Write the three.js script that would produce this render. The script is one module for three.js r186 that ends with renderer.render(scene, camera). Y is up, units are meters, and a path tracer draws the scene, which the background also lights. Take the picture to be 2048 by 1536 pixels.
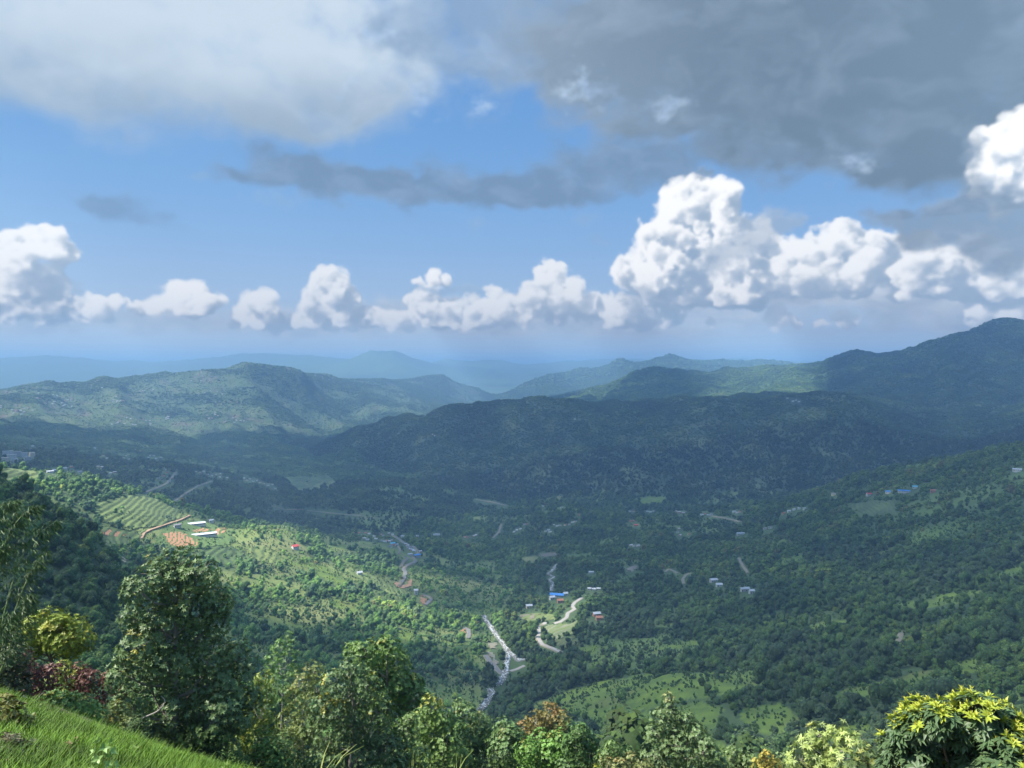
import * as THREE from 'three';
import { mergeGeometries } from 'three/addons/utils/BufferGeometryUtils.js';

// ------------------------------------------------------------------ camera, exposure, sun, haze
const FOCAL = 1480, PW = 2048, PH = 1536, PITCH = Math.atan(33 / 1480);       // lens in pixels of a 2048 x 1536 frame
const scene = new THREE.Scene();
const camera = new THREE.PerspectiveCamera(2 * Math.atan(PH / 2 / FOCAL) * 180 / Math.PI, PW / PH, 0.3, 140000);
camera.position.set(0, 0, 0);
camera.rotation.set(-PITCH, 0, 0);
const renderer = new THREE.WebGLRenderer({ antialias: true });
renderer.setSize(1024, 768);
renderer.toneMapping = THREE.LinearToneMapping;
renderer.toneMappingExposure = 2.0;
renderer.shadowMap.enabled = true;
const SUN_EL = 52 * Math.PI / 180, SUN_AZ = -105 * Math.PI / 180;               // azimuth from straight ahead, left negative
const SUN = new THREE.Vector3(Math.cos(SUN_EL) * Math.sin(SUN_AZ), Math.sin(SUN_EL), -Math.cos(SUN_EL) * Math.cos(SUN_AZ));
const sun = new THREE.DirectionalLight(new THREE.Color().setRGB(1.0, 0.94, 0.84), 5.0);
sun.position.copy(SUN).multiplyScalar(6000);
sun.target.position.set(0, 0, 0);
sun.castShadow = true;
Object.assign(sun.shadow.camera, { left: -6000, right: 6000, top: 6000, bottom: -6000, near: 10, far: 16000 });
scene.add(sun, sun.target);
scene.fog = new THREE.FogExp2(new THREE.Color().setRGB(0.38, 0.675, 1.0), 1.32e-4);

// ------------------------------------------------------------------ random numbers and noise
function rng(seed) { let s = seed | 0; return () => { s = (s + 0x6d2b79f5) | 0; let t = Math.imul(s ^ (s >>> 15), 1 | s); t = (t + Math.imul(t ^ (t >>> 7), 61 | t)) ^ t; return ((t ^ (t >>> 14)) >>> 0) / 4294967296; }; }
const clamp = (x, a = 0, b = 1) => Math.min(b, Math.max(a, x));
const lerp = (a, b, t) => a + (b - a) * t;
const sstep = (a, b, x) => { const t = clamp((x - a) / (b - a)); return t * t * (3 - 2 * t); };
const PERM = new Uint8Array(512), VAL = new Float32Array(256);
{ const r = rng(7), p = [...Array(256).keys()]; for (let i = 255; i > 0; i--) { const j = Math.floor(r() * (i + 1)); [p[i], p[j]] = [p[j], p[i]]; } for (let i = 0; i < 512; i++) PERM[i] = p[i & 255]; for (let i = 0; i < 256; i++) VAL[i] = r() * 2 - 1; }
const GX = new Float32Array(256), GY = new Float32Array(256);
for (let i = 0; i < 256; i++) { GX[i] = Math.cos(i * 2.399963); GY[i] = Math.sin(i * 2.399963); }
function n2(x, y) {                                                             // gradient noise, about -1..1
  const ix = Math.floor(x), iy = Math.floor(y), fx = x - ix, fy = y - iy, X = ix & 255, Y = iy & 255;
  const u = fx * fx * fx * (fx * (fx * 6 - 15) + 10), v = fy * fy * fy * (fy * (fy * 6 - 15) + 10);
  const a = PERM[PERM[X] + Y], b = PERM[PERM[X + 1] + Y], c = PERM[PERM[X] + Y + 1], d = PERM[PERM[X + 1] + Y + 1];
  const p = GX[a] * fx + GY[a] * fy, q = GX[b] * (fx - 1) + GY[b] * fy, r = GX[c] * fx + GY[c] * (fy - 1), s = GX[d] * (fx - 1) + GY[d] * (fy - 1);
  return 1.5 * (p + (q - p) * u + ((r + (s - r) * u) - (p + (q - p) * u)) * v);
}
function fbm(x, y, o = 5, g = 0.5) { let s = 0, a = 1, n = 0; for (let i = 0; i < o; i++) { s += a * n2(x, y); n += a; a *= g; x = x * 2.03 + 17.1; y = y * 2.03 - 9.7; } return s / n * 1.25; }
function ridged(x, y, o = 4) { let s = 0, a = 1, n = 0; for (let i = 0; i < o; i++) { s += a * (1 - 2 * Math.abs(n2(x, y))); n += a; a *= 0.5; x = x * 2.1 + 5.3; y = y * 2.1 + 11.9; } return s / n; }
function v3(x, y, z) {                                                          // value noise in space, -1..1
  const ix = Math.floor(x), iy = Math.floor(y), iz = Math.floor(z); let fx = x - ix, fy = y - iy, fz = z - iz; const X = ix & 255, Y = iy & 255, Z = iz & 255;
  fx = fx * fx * (3 - 2 * fx); fy = fy * fy * (3 - 2 * fy); fz = fz * fz * (3 - 2 * fz);
  const A = PERM[X] + Y, B = PERM[X + 1] + Y, h = (i) => VAL[PERM[i]];
  const a = h(PERM[A] + Z), b = h(PERM[B] + Z), c = h(PERM[A + 1] + Z), d = h(PERM[B + 1] + Z), e = h(PERM[A] + Z + 1), f = h(PERM[B] + Z + 1), g = h(PERM[A + 1] + Z + 1), i = h(PERM[B + 1] + Z + 1);
  const p = a + (b - a) * fx, q = c + (d - c) * fx, r = e + (f - e) * fx, s = g + (i - g) * fx, m = p + (q - p) * fy, n = r + (s - r) * fy;
  return m + (n - m) * fz;
}
function fbm3(x, y, z, o) { let s = 0, a = 1, n = 0; for (let i = 0; i < o; i++) { s += a * v3(x, y, z); n += a; a *= 0.5; x = x * 2.02 + 3.1; y = y * 2.02 + 7.7; z = z * 2.02 + 1.3; } return s / n; }

// ------------------------------------------------------------------ directions: a photo pixel as azimuth and slope (rise over run)
const CP = Math.cos(PITCH), SP = Math.sin(PITCH);
function ray(px, py) {
  const x = px - PW / 2, u = -(py - PH / 2), y = u * CP - FOCAL * SP, z = -(FOCAL * CP + u * SP), run = Math.hypot(x, z);
  return { a: Math.atan2(x, -z), t: y / run };
}
function toPixel(x, y, z) {
  const f = -z * CP - y * SP, u = y * CP - z * SP;
  return f <= 0.01 ? [-9999, -9999] : [PW / 2 + x / f * FOCAL, PH / 2 - u / f * FOCAL];
}
const at = (px, py, d) => { const r = ray(px, py); return new THREE.Vector3(d * Math.sin(r.a), d * r.t, -d * Math.cos(r.a)); };

// ------------------------------------------------------------------ names and labels
const used = {};
const numbered = (n) => { used[n] = (used[n] ?? -1) + 1; return used[n] ? `${n}_${String(used[n]).padStart(3, '0')}` : n; };
function tag(o, label, category, group, kind) { const u = {}; if (label) u.label = label; if (category) u.category = category; if (group) u.group = group; if (kind) u.kind = kind; o.userData = u; return o; }
function put(name, geo, mat, parent = scene) { const m = new THREE.Mesh(geo, mat); m.name = parent === scene ? numbered(name) : name; m.castShadow = m.receiveShadow = true; parent.add(m); return m; }
function thing(name, pos, label, category, group) { const g = new THREE.Group(); g.name = numbered(name); g.position.copy(pos); scene.add(g); tag(g, label, category, group); return g; }
const lin = (r, g, b) => new THREE.Color().setRGB(r, g, b);
// ------------------------------------------------------------------ the sky: air, soft grey layer clouds and far cumulus, as a computed panorama
function buildSky() {
  const W = 4096, H = 2048, data = new Float32Array(W * H * 4), U = FOCAL;
  const ae = (px, py) => { const r = ray(px, py); return [r.a * U, Math.atan(r.t) * U]; };      // scaled angles
  const soft = (list, p) => ({ list: list.map(([x, y, rx, ry, rot = 0]) => { const c = ae(x, y), k = Math.cos(c[0] / U); return [c[0], c[1], rx * k, ry, Math.cos(rot), Math.sin(rot)]; }), ...p });
  const layers = [
    soft([[300, 30, 700, 170], [560, 90, 280, 150], [330, 150, 380, 90], [620, 190, 170, 60], [-250, 40, 420, 170], [640, 40, 120, 120]], { warp: 90, f: 1 / 230, amp: 0.75, edge: 1.05, dark: [0.33, 0.425, 0.53], lite: [0.64, 0.74, 0.83], y0: 130, y1: -10, op: 0.95, seed: 3 }),
    soft([[300, 250, 300, 40], [640, 240, 130, 50], [120, 140, 180, 60], [760, 150, 120, 70]], { warp: 70, f: 1 / 150, amp: 1.1, edge: 1.5, dark: [0.30, 0.42, 0.60], lite: [0.42, 0.56, 0.74], op: 0.6, seed: 5 }),
    soft([[930, 60, 170, 120], [1010, 120, 150, 90], [820, 40, 90, 70], [1090, 60, 200, 110]], { warp: 80, f: 1 / 160, amp: 1.0, edge: 1.2, dark: [0.27, 0.39, 0.56], lite: [0.40, 0.52, 0.68], op: 0.9, seed: 9 }),
    soft([[1600, 50, 620, 175], [1760, 190, 400, 140], [1380, 120, 300, 115], [1800, 320, 90, 90], [1240, 40, 250, 110], [2150, 140, 330, 190], [1500, 215, 260, 70], [1660, 265, 170, 56], [1880, 290, 95, 66]], { warp: 85, f: 1 / 180, amp: 0.8, edge: 0.85, dark: [0.150, 0.212, 0.282], lite: [0.33, 0.42, 0.53], x0: 1560, x1: 900, op: 0.97, seed: 11 }),
    soft([[1420, 270, 160, 50], [1260, 200, 120, 40], [1700, 340, 110, 40], [1560, 300, 120, 40]], { warp: 60, f: 1 / 110, amp: 1.2, edge: 1.4, dark: [0.21, 0.31, 0.44], lite: [0.32, 0.45, 0.62], op: 0.7, seed: 15 }),
    soft([[930, 378, 320, 44], [570, 318, 130, 36, -0.25], [1200, 335, 190, 66], [760, 365, 220, 42], [1330, 325, 80, 60], [480, 352, 110, 24], [1060, 395, 150, 26]], { warp: 46, f: 1 / 120, amp: 0.85, edge: 0.95, dark: [0.185, 0.285, 0.420], lite: [0.28, 0.40, 0.58], op: 0.92, seed: 23 }),
    soft([[270, 425, 110, 32, -0.1], [200, 404, 56, 18]], { warp: 30, f: 1 / 80, amp: 0.9, edge: 1.1, dark: [0.21, 0.34, 0.52], lite: [0.28, 0.42, 0.62], op: 0.85, seed: 31 }),
    soft([[1180, 440, 45, 22], [960, 450, 50, 18], [1190, 480, 40, 16], [560, 395, 90, 26], [400, 355, 50, 16]], { warp: 30, f: 1 / 60, amp: 0.9, edge: 1.2, dark: [0.30, 0.44, 0.64], lite: [0.40, 0.55, 0.74], op: 0.55, seed: 37 }),
    soft([[838, 190, 40, 56, 0.5], [690, 165, 40, 30], [1165, 175, 70, 50, -0.3], [1720, 330, 50, 20], [960, 210, 44, 26], [1340, 215, 60, 26], [750, 70, 60, 30]], { warp: 40, f: 1 / 62, amp: 1.1, edge: 1.3, dark: [0.42, 0.57, 0.80], lite: [0.62, 0.75, 0.90], op: 0.85, seed: 41 }),
    soft([[600, 650, 240, 32], [250, 640, 260, 26], [1150, 630, 300, 46], [880, 632, 300, 44], [60, 635, 180, 34], [1350, 645, 260, 46]], { warp: 24, f: 1 / 80, amp: 0.6, edge: 0.7, dark: [0.54, 0.63, 0.74], lite: [0.74, 0.79, 0.85], op: 0.9, seed: 47 }),
    soft([[1720, 560, 300, 66], [1960, 560, 260, 90], [1560, 575, 160, 50], [2000, 640, 200, 40]], { warp: 40, f: 1 / 120, amp: 0.8, edge: 0.8, dark: [0.46, 0.54, 0.64], lite: [0.78, 0.82, 0.87], op: 0.95, seed: 49 }),
  ];
  const overlay = [
    soft([[1942, 300, 36, 50], [1958, 400, 60, 40], [1985, 480, 105, 70], [1900, 440, 70, 46], [1840, 470, 90, 30], [2060, 460, 90, 80], [1780, 440, 60, 22]], { warp: 40, f: 1 / 90, amp: 0.75, edge: 0.8, dark: [0.205, 0.275, 0.365], lite: [0.36, 0.45, 0.57], op: 0.9, seed: 53 }),
    soft([[1412, 346, 40, 20]], { warp: 16, f: 1 / 30, amp: 0.7, edge: 0.8, dark: [0.22, 0.31, 0.42], lite: [0.34, 0.44, 0.58], op: 0.9, seed: 59 }),
    soft([[1510, 470, 84, 48, 0.5], [1440, 520, 84, 40, 0.5], [1560, 446, 50, 26], [1280, 590, 60, 40], [1370, 605, 90, 26], [1600, 575, 150, 26], [30, 560, 50, 26], [120, 585, 60, 18]], { warp: 30, f: 1 / 60, amp: 0.9, edge: 0.9, dark: [0.36, 0.45, 0.58], lite: [0.54, 0.62, 0.72], op: 0.68, seed: 61 }),
    soft([[870, 580, 70, 14], [940, 580, 60, 18]], { warp: 20, f: 1 / 40, amp: 0.7, edge: 0.9, dark: [0.36, 0.50, 0.68], lite: [0.46, 0.6, 0.76], op: 0.75, seed: 67 }),
  ];
  const puffs = [];
  const pr = rng(99);
  const add = (bank, base, haze, list) => { for (const [x, y, r] of list) { const c = ae(x, y), k = Math.cos(c[0] / U); puffs.push({ x: c[0], y: c[1], z: (pr() - 0.5) * r * 0.9, r: r * k * 1.12, base: ae(x, base)[1], haze }); for (let i = 0; i < 5; i++) { const b = pr() * 6.28, q = r * (0.5 + 0.5 * pr()); puffs.push({ x: c[0] + Math.cos(b) * q * 0.8 * k, y: c[1] + Math.sin(b) * q * 0.7, z: (pr() - 0.7) * r * 0.9, r: r * k * (0.28 + 0.25 * pr()), base: ae(x, base)[1], haze }); } } };
  add(0, 612, 0.03, [[1398, 385, 34], [1372, 425, 52], [1432, 425, 52], [1330, 470, 46], [1345, 505, 62], [1400, 520, 82], [1478, 500, 60], [1300, 560, 46], [1380, 565, 66], [1470, 568, 58], [1258, 545, 32], [1510, 580, 34]]);
  add(0, 596, 0.12, [[1560, 535, 50], [1620, 515, 46], [1682, 495, 42], [1705, 530, 56], [1620, 555, 50], [1780, 515, 50], [1850, 540, 66], [1950, 555, 66], [2040, 570, 60]]);
  add(0, 470, 0.0, [[2008, 335, 56], [2050, 290, 56], [2056, 390, 54], [1968, 290, 28], [2110, 340, 70]]);
  add(0, 655, 0.26, [[1100, 565, 34], [1140, 585, 38], [1080, 545, 17], [1062, 605, 34], [1002, 612, 34], [962, 632, 40], [900, 632, 30], [850, 612, 38], [872, 640, 34], [780, 636, 30], [700, 640, 26], [662, 578, 38], [642, 612, 38], [690, 600, 24], [620, 640, 30], [520, 625, 38], [482, 636, 22], [552, 636, 22], [1240, 622, 38], [1200, 612, 26], [1282, 632, 24], [1340, 630, 24], [740, 640, 24], [820, 648, 22], [930, 650, 22], [1030, 632, 30], [1165, 620, 30], [590, 648, 18], [1120, 625, 30], [985, 590, 22], [1090, 530, 14]]);
  add(0, 566, 0.12, [[862, 553, 20], [892, 557, 13], [832, 559, 11]]);
  add(0, 632, 0.12, [[360, 600, 38], [400, 606, 33], [322, 612, 28], [430, 600, 19], [290, 622, 20], [345, 585, 20]]);
  add(0, 645, 0.10, [[50, 498, 38], [112, 492, 34], [28, 540, 52], [62, 570, 46], [18, 602, 52], [92, 612, 42], [152, 622, 28], [192, 622, 24], [236, 612, 18], [-40, 560, 60], [120, 590, 30], [215, 630, 18], [165, 600, 16]]);
  add(0, 660, 0.42, [[1686, 642, 19], [1550, 636, 24], [1642, 652, 12], [1590, 645, 12], [560, 663, 12], [660, 664, 14], [1420, 650, 12], [1720, 640, 10], [2030, 620, 40], [1960, 630, 24]]);
  // bins of puffs
  const BS = 40, bins = new Map();
  puffs.forEach((p) => { for (let i = Math.floor((p.x - p.r * 1.3) / BS); i <= Math.floor((p.x + p.r * 1.3) / BS); i++) for (let j = Math.floor((p.y - p.r * 1.3) / BS); j <= Math.floor((p.y + p.r * 1.3) / BS); j++) { const k = i * 1000 + j; if (!bins.has(k)) bins.set(k, []); bins.get(k).push(p); } });
  const shape = (x, y, z) => {
    const l = bins.get(Math.floor(x / BS) * 1000 + Math.floor(y / BS)); if (!l) return -1;
    let m = -1;
    for (const p of l) { const dx = x - p.x, dy = y - p.y, dz = z - p.z, q = 1 - Math.sqrt(dx * dx + dy * dy + dz * dz) / p.r; const fl = q - Math.max(0, (p.base - y) / 9); if (fl > m) m = fl; }
    return m;
  };
  const dens = (x, y, z, o) => {
    const wx = x + 13 * v3(x / 34 + 7, y / 34, z / 34) + 5 * v3(x / 13, y / 13 + 3, z / 13), wy = y + 11 * v3(x / 34, y / 34 + 9, z / 34) + 5 * v3(x / 13 + 5, y / 13, z / 13), wz = z + 12 * v3(x / 34, y / 34, z / 34 + 5);
    const s = shape(wx, wy, wz); if (s < -0.45) return 0;
    const d = s + 0.02 + fbm3(x / 27, y / 24, z / 27, o) * 0.66; return d <= 0 ? 0 : Math.min(1, d * 3.3);
  };
  const L = [-0.66, 0.68, -0.32];                                                // sun in cloud space: left, up, towards us
  const cumulus = (x, y) => {
    const l = bins.get(Math.floor(x / BS) * 1000 + Math.floor(y / BS)); if (!l) return null;
    let z0 = 1e9, z1 = -1e9, hz = 0, hw = 0; for (const p of l) { const q = p.r * p.r * 1.6 - (x - p.x) ** 2 - (y - p.y) ** 2; if (q <= 0) continue; const s = Math.sqrt(q); z0 = Math.min(z0, p.z - s); z1 = Math.max(z1, p.z + s); hz += p.haze * q; hw += q; }
    if (z1 < z0) return null;
    let T = 1, c = 0; const dz = 3.2, veil = 0.74 + 0.26 * sstep(-0.35, 0.25, fbm(x / 105 + 2.2, y / 62 + 1.5, 3) + 0.1);
    for (let z = z0; z < z1 && T > 0.03; z += dz) {
      const d = dens(x, y, z, 6); if (d <= 0) continue;
      const ex = 1 - Math.exp(-d * dz * 0.16);
      let od = 0; for (let i = 1; i <= 7; i++) { const s = 2.2 * Math.pow(1.75, i - 1); od += dens(x + L[0] * s, y + L[1] * s, z + L[2] * s, i < 4 ? 4 : 2) * s * 0.55; }
      const lit = (0.60 * Math.exp(-od * 0.12) + 0.40 * Math.exp(-od * 0.022)) * veil;
      c += T * ex * lit; T *= 1 - ex;
    }
    return T > 0.985 ? null : [1 - T, c / (1 - T), hz / hw];
  };
  const drawSoft = (L_, x, y, rgb) => {
    let wx = x, wy = y, F = -9;
    const w = L_.warp; const a = fbm(x * L_.f + L_.seed, y * L_.f * 1.4, 4), b = fbm(x * L_.f - 9 - L_.seed, y * L_.f * 1.4 + 5, 4); wx += a * w; wy += b * w * 0.6;
    let sum = 0;
    for (const e of L_.list) { const dx = wx - e[0], dy = wy - e[1], u = (dx * e[4] + dy * e[5]) / e[2], v = (-dx * e[5] + dy * e[4]) / e[3], q = u * u + v * v; if (q < 4) sum += Math.exp(-q * 1.4); }
    if (sum < 0.04) return;
    F = Math.min(sum, 1.3) - 0.30 + fbm(x * L_.f * 2.0 + 40 + L_.seed, y * L_.f * 2.8, 6, 0.55) * L_.amp * 0.62;
    const al = sstep(0, L_.edge, F) * L_.op; if (al <= 0.002) return;
    let k = clamp(0.45 - (F - 0.35) * 0.5 + fbm(wx * L_.f * 1.3 + 7, wy * L_.f * 2.4 + L_.seed, 6, 0.55) * 1.0);
    if (L_.y0 !== undefined) k = clamp(lerp(k * 0.7, 1, sstep(ae(0, L_.y0)[1] - 40, ae(0, L_.y1)[1], y + a * 50)));
    if (L_.x0 !== undefined) k = clamp(k * 0.55 + 0.75 * sstep(ae(L_.x0, 100)[0], ae(L_.x1, 100)[0], x + a * 60));
    const m_ = clamp((k - 0.5) * 0.6 + 0.5); for (let c = 0; c < 3; c++) rgb[c] = lerp(rgb[c], lerp(L_.dark[c], L_.lite[c], L_.amp < 0.95 ? lerp(k, m_, 0.3) : k), al);
  };
  const rgb = [0, 0, 0], EDGE = 0.66 * U, TOP = 0.56 * U;
  for (let row = 0; row < H; row++) {
    const el = ((row + 0.5) / H - 0.5) * Math.PI, y = el * U;
    for (let col = 0; col < W; col++) {
      const o = (row * W + col) * 4;
      let az = ((col + 0.5) / W - 0.25) * 2 * Math.PI; if (az > Math.PI) az -= 2 * Math.PI;
      if (el < -0.03) { data[o] = 0.10; data[o + 1] = 0.15; data[o + 2] = 0.19; data[o + 3] = 1; continue; }
      const x = az * U, e = Math.max(0, el), left = 0.5 - 0.5 * Math.sin(az);
      const h = Math.exp(-Math.pow(e / 0.105, 1.3)), m = sstep(0.1, 0.5, e);
      rgb[0] = lerp(lerp(0.185, 0.125, m), 0.76, h) * lerp(0.88, 1.12, left);
      rgb[1] = lerp(lerp(0.400, 0.295, m), 0.84, h) * lerp(0.92, 1.09, left);
      rgb[2] = lerp(lerp(0.735, 0.625, m), 0.90, h) * lerp(0.96, 1.05, left);
      const inside = Math.abs(az) < 0.80 && el < 0.62 && el > -0.03;
      if (inside) {
        for (const l of layers) drawSoft(l, x, y, rgb);
        const c = cumulus(x, y);
        if (c) {
          const k = sstep(0.03, 0.66, c[1]), pale = clamp(c[2] + 0.25 * sstep(110, 20, y));
          const top = [1.12, 1.10, 1.07], low = [0.33, 0.43, 0.56], hazy = [0.58, 0.66, 0.76];
          for (let i = 0; i < 3; i++) rgb[i] = lerp(rgb[i], lerp(lerp(low[i], top[i], k), hazy[i], pale), c[0]);
        }
        for (const l of overlay) drawSoft(l, x, y, rgb);
      }
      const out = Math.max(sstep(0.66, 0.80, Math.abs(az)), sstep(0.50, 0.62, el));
      if (out > 0 && el > 0.02) {                                                // broken cloud all round, painted brighter than inside the view
        const s = 1 / (Math.sin(el) + 0.12), cx = Math.sin(az) * Math.cos(el) * s, cz = Math.cos(az) * Math.cos(el) * s;
        const d = fbm(cx * 1.1 + 3, cz * 1.1 - 8, 5), al = sstep(-0.12, 0.35, d) * 0.92 * out * sstep(0.02, 0.12, el), k = clamp(0.55 - d * 0.5 + fbm(cx * 3 + 9, cz * 3, 4) * 0.4);
        rgb[0] = lerp(rgb[0], lerp(0.19, 0.62, k), al); rgb[1] = lerp(rgb[1], lerp(0.27, 0.72, k), al); rgb[2] = lerp(rgb[2], lerp(0.37, 0.82, k), al);
      }
      const ca = Math.cos(el) * Math.cos(SUN_EL) * Math.cos(az - SUN_AZ) + Math.sin(el) * Math.sin(SUN_EL), glow = 1 + 1.6 * Math.pow(Math.max(0, ca), 14), k = lerp(0.54, 0.78, out) * glow;  // unseen sky brightened, and a glow added round the sun, as fill light
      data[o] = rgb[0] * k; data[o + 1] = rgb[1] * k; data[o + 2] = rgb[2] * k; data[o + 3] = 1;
    }
  }
  const t = new THREE.DataTexture(data, W, H, THREE.RGBAFormat, THREE.FloatType);
  t.mapping = THREE.EquirectangularReflectionMapping; t.magFilter = THREE.LinearFilter; t.needsUpdate = true;
  return t;
}
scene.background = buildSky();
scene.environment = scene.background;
// ------------------------------------------------------------------ the land: one height field round the viewpoint, spun from surveyed crests, benches and valley floors
// every column: picture column, then distance : picture row of the ground there (rows that lie behind a crest are hidden ground)
const SURVEY = `
-260 1.5:2350 5:1720 10:1560 16:1440 24:1370 40:1400 80:1430 150:1400 250:1300 350:1180 480:1040 560:920 750:960 1000:930 1250:890 1700:930 2600:890 3200:870 4000:850 4600:840 5200:815 6000:790 7500:805 14000:780 22000:718 40000:770
0 1.5:2350 5:1750 10:1590 16:1470 24:1397 32:1402 50:1440 90:1450 150:1440 230:1390 330:1275 430:1120 520:968 680:1020 850:1012 1040:1000 1160:982 1230:956 1290:936 1600:965 2200:928 2600:915 3200:893 4000:862 4600:845 5200:815 6000:786 7500:802 14000:778 22000:716 40000:770
130 1.5:2350 5:1760 10:1610 18:1480 26:1428 34:1445 60:1475 100:1480 150:1465 250:1370 350:1250 450:1130 540:1032 700:1090 900:1082 1090:1045 1170:1002 1230:975 1290:953 1650:988 2200:943 2600:925 3200:906 4000:888 4600:868 5200:833 5900:785 6200:766 8000:790 14000:772 22000:714 40000:770
260 1.5:2350 5:1770 10:1640 22:1510 30:1480 42:1515 100:1530 200:1465 320:1350 420:1260 520:1188 650:1232 880:1152 1030:1092 1140:1052 1230:1015 1310:988 1700:1012 2100:976 2600:946 3200:922 3800:902 4400:880 5000:848 5600:810 6300:761 8000:785 14000:766 24000:722 40000:770
390 1.5:2350 5:1780 10:1660 22:1570 35:1545 80:1560 200:1500 350:1400 500:1310 720:1205 980:1142 1110:1095 1200:1066 1290:1040 1360:1022 1800:1042 2100:1002 2600:966 3200:941 3800:921 4400:895 5200:848 6000:790 6500:742 8000:770 14000:760 25000:722 40000:770
520 1.5:2350 5:1790 10:1680 30:1600 80:1585 200:1535 350:1455 500:1372 720:1272 940:1182 1100:1110 1230:1062 1300:1050 1700:1066 2000:1014 2400:978 3000:948 3600:926 4400:893 4800:876 5300:842 5900:800 6500:732 8000:770 12000:764 18000:735 25000:708 40000:770
650 1.5:2350 5:1800 10:1690 30:1650 80:1620 200:1565 350:1482 500:1402 650:1322 800:1250 950:1190 1150:1130 1350:1090 1500:1072 1800:1085 2200:1042 2600:1002 3000:967 3500:940 4000:914 4300:894 4500:884 4900:897 5300:882 5800:862 6300:836 6900:795 7500:747 9500:775 14000:762 20000:722 24000:714 40000:770
780 1.5:2350 5:1800 10:1700 30:1680 80:1650 200:1590 350:1512 500:1432 650:1356 800:1286 950:1222 1100:1170 1300:1124 1500:1088 1650:1076 1900:1080 2200:1036 2600:996 3000:971 3400:944 3700:898 3950:855 4100:832 4700:862 5600:856 6200:834 6900:812 7600:786 8300:760 10000:776 14000:766 18000:704 24000:745 40000:770
910 1.5:2350 5:1800 10:1720 30:1690 80:1660 200:1610 350:1545 500:1470 620:1410 720:1350 850:1285 1000:1232 1200:1177 1500:1120 1800:1088 2100:1056 2500:1020 2800:986 3100:940 3400:890 3700:836 3850:811 4500:850 6000:840 7600:815 8600:796 9300:764 10500:795 13000:789 15000:780 18500:738 26000:721 40000:770
1000 1.5:2350 5:1800 10:1730 30:1700 80:1670 200:1622 350:1562 500:1492 600:1437 680:1392 760:1347 900:1282 1050:1227 1250:1177 1500:1130 1800:1092 2100:1060 2500:1020 2800:990 3000:950 3300:895 3600:830 3720:805 4400:850 6500:835 9000:815 10500:807 13000:793 15000:781 17000:770 20000:748 27000:719 40000:770
1130 1.5:2350 5:1800 10:1730 30:1700 80:1670 200:1610 350:1540 450:1475 520:1428 600:1408 700:1358 850:1282 950:1242 1100:1196 1250:1166 1500:1122 1800:1072 2000:1040 2200:1020 2400:1014 2700:990 2900:940 3200:880 3550:815 3650:797 4300:842 5500:822 6500:798 6800:790 7600:800 9000:785 9700:760 10200:745 12000:775 20000:745 28000:723 40000:770
1230 1.5:2350 5:1800 10:1730 30:1700 80:1665 200:1605 350:1522 450:1450 520:1400 560:1386 700:1340 850:1276 1000:1221 1200:1166 1500:1106 1800:1066 2100:1035 2300:1026 2600:1000 2800:950 3100:890 3450:830 3650:810 4300:832 5500:802 6000:780 6400:765 7500:790 9500:750 10400:721 12500:762 20000:740 30000:719 40000:770
1330 1.5:2350 5:1800 10:1730 30:1700 80:1665 200:1600 320:1510 400:1440 470:1375 520:1350 650:1346 800:1291 1000:1221 1250:1151 1500:1101 1800:1061 2100:1034 2350:1021 2600:990 2850:930 3100:880 3400:830 3650:805 4300:816 5200:790 5800:760 6300:737 7500:772 9500:742 10500:712 12500:755 22000:730 40000:722
1430 1.5:2350 5:1800 10:1730 30:1700 80:1660 200:1595 320:1500 400:1425 470:1366 540:1343 680:1331 850:1266 1000:1201 1200:1146 1500:1091 1800:1051 2100:1026 2350:1019 2600:980 2850:920 3100:865 3350:815 3550:800 4300:812 5200:786 6000:756 6500:743 7500:768 9500:742 10300:722 12500:755 22000:740 40000:724
1560 1.5:2350 5:1790 10:1720 30:1690 80:1650 200:1588 320:1490 420:1410 500:1366 600:1331 750:1271 900:1216 1100:1161 1350:1101 1600:1051 1850:1014 2200:1024 2500:985 2700:930 2950:870 3250:815 3450:793 4300:806 5200:781 6200:752 7000:733 8000:765 10000:737 10500:722 12500:755 22000:742 40000:726
1690 1.5:2350 5:1780 10:1710 30:1680 80:1640 200:1580 320:1470 420:1400 520:1351 650:1301 800:1241 1000:1171 1250:1106 1500:1046 1750:990 1900:962 2300:992 2600:955 2800:900 3000:850 3300:800 3400:788 4200:802 5000:765 5800:725 6200:706 7500:742 10500:733 14000:755 40000:735
1820 1.5:2350 5:1770 10:1700 30:1670 80:1630 200:1570 320:1460 420:1395 520:1340 650:1281 800:1216 1000:1141 1250:1066 1500:1001 1750:945 1850:929 2300:962 2600:935 2900:900 3300:865 3700:840 4400:800 5200:740 5800:700 7500:740 14000:755 40000:745
1950 1.5:2350 5:1760 10:1690 30:1660 80:1620 200:1560 320:1450 420:1385 520:1326 650:1261 800:1191 1000:1111 1250:1031 1500:966 1780:913 2200:945 2600:915 3000:885 3400:858 3800:850 4200:810 4700:740 5200:674 5400:658 7000:720 14000:755 40000:750
2048 1.5:2350 5:1750 10:1680 30:1650 80:1610 200:1550 320:1440 420:1375 520:1312 650:1245 800:1172 1000:1090 1250:1003 1500:937 1700:891 2200:932 2700:895 3100:850 3500:812 3900:828 4300:782 4800:712 5200:663 5300:653 7000:720 14000:755 40000:750
2280 1.5:2350 5:1740 10:1660 30:1630 80:1590 200:1530 320:1420 420:1350 520:1285 650:1215 800:1140 1000:1055 1250:965 1500:895 1700:848 2200:890 2700:860 3500:780 4300:765 4800:728 5300:700 7000:730 14000:755 40000:750`;
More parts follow.
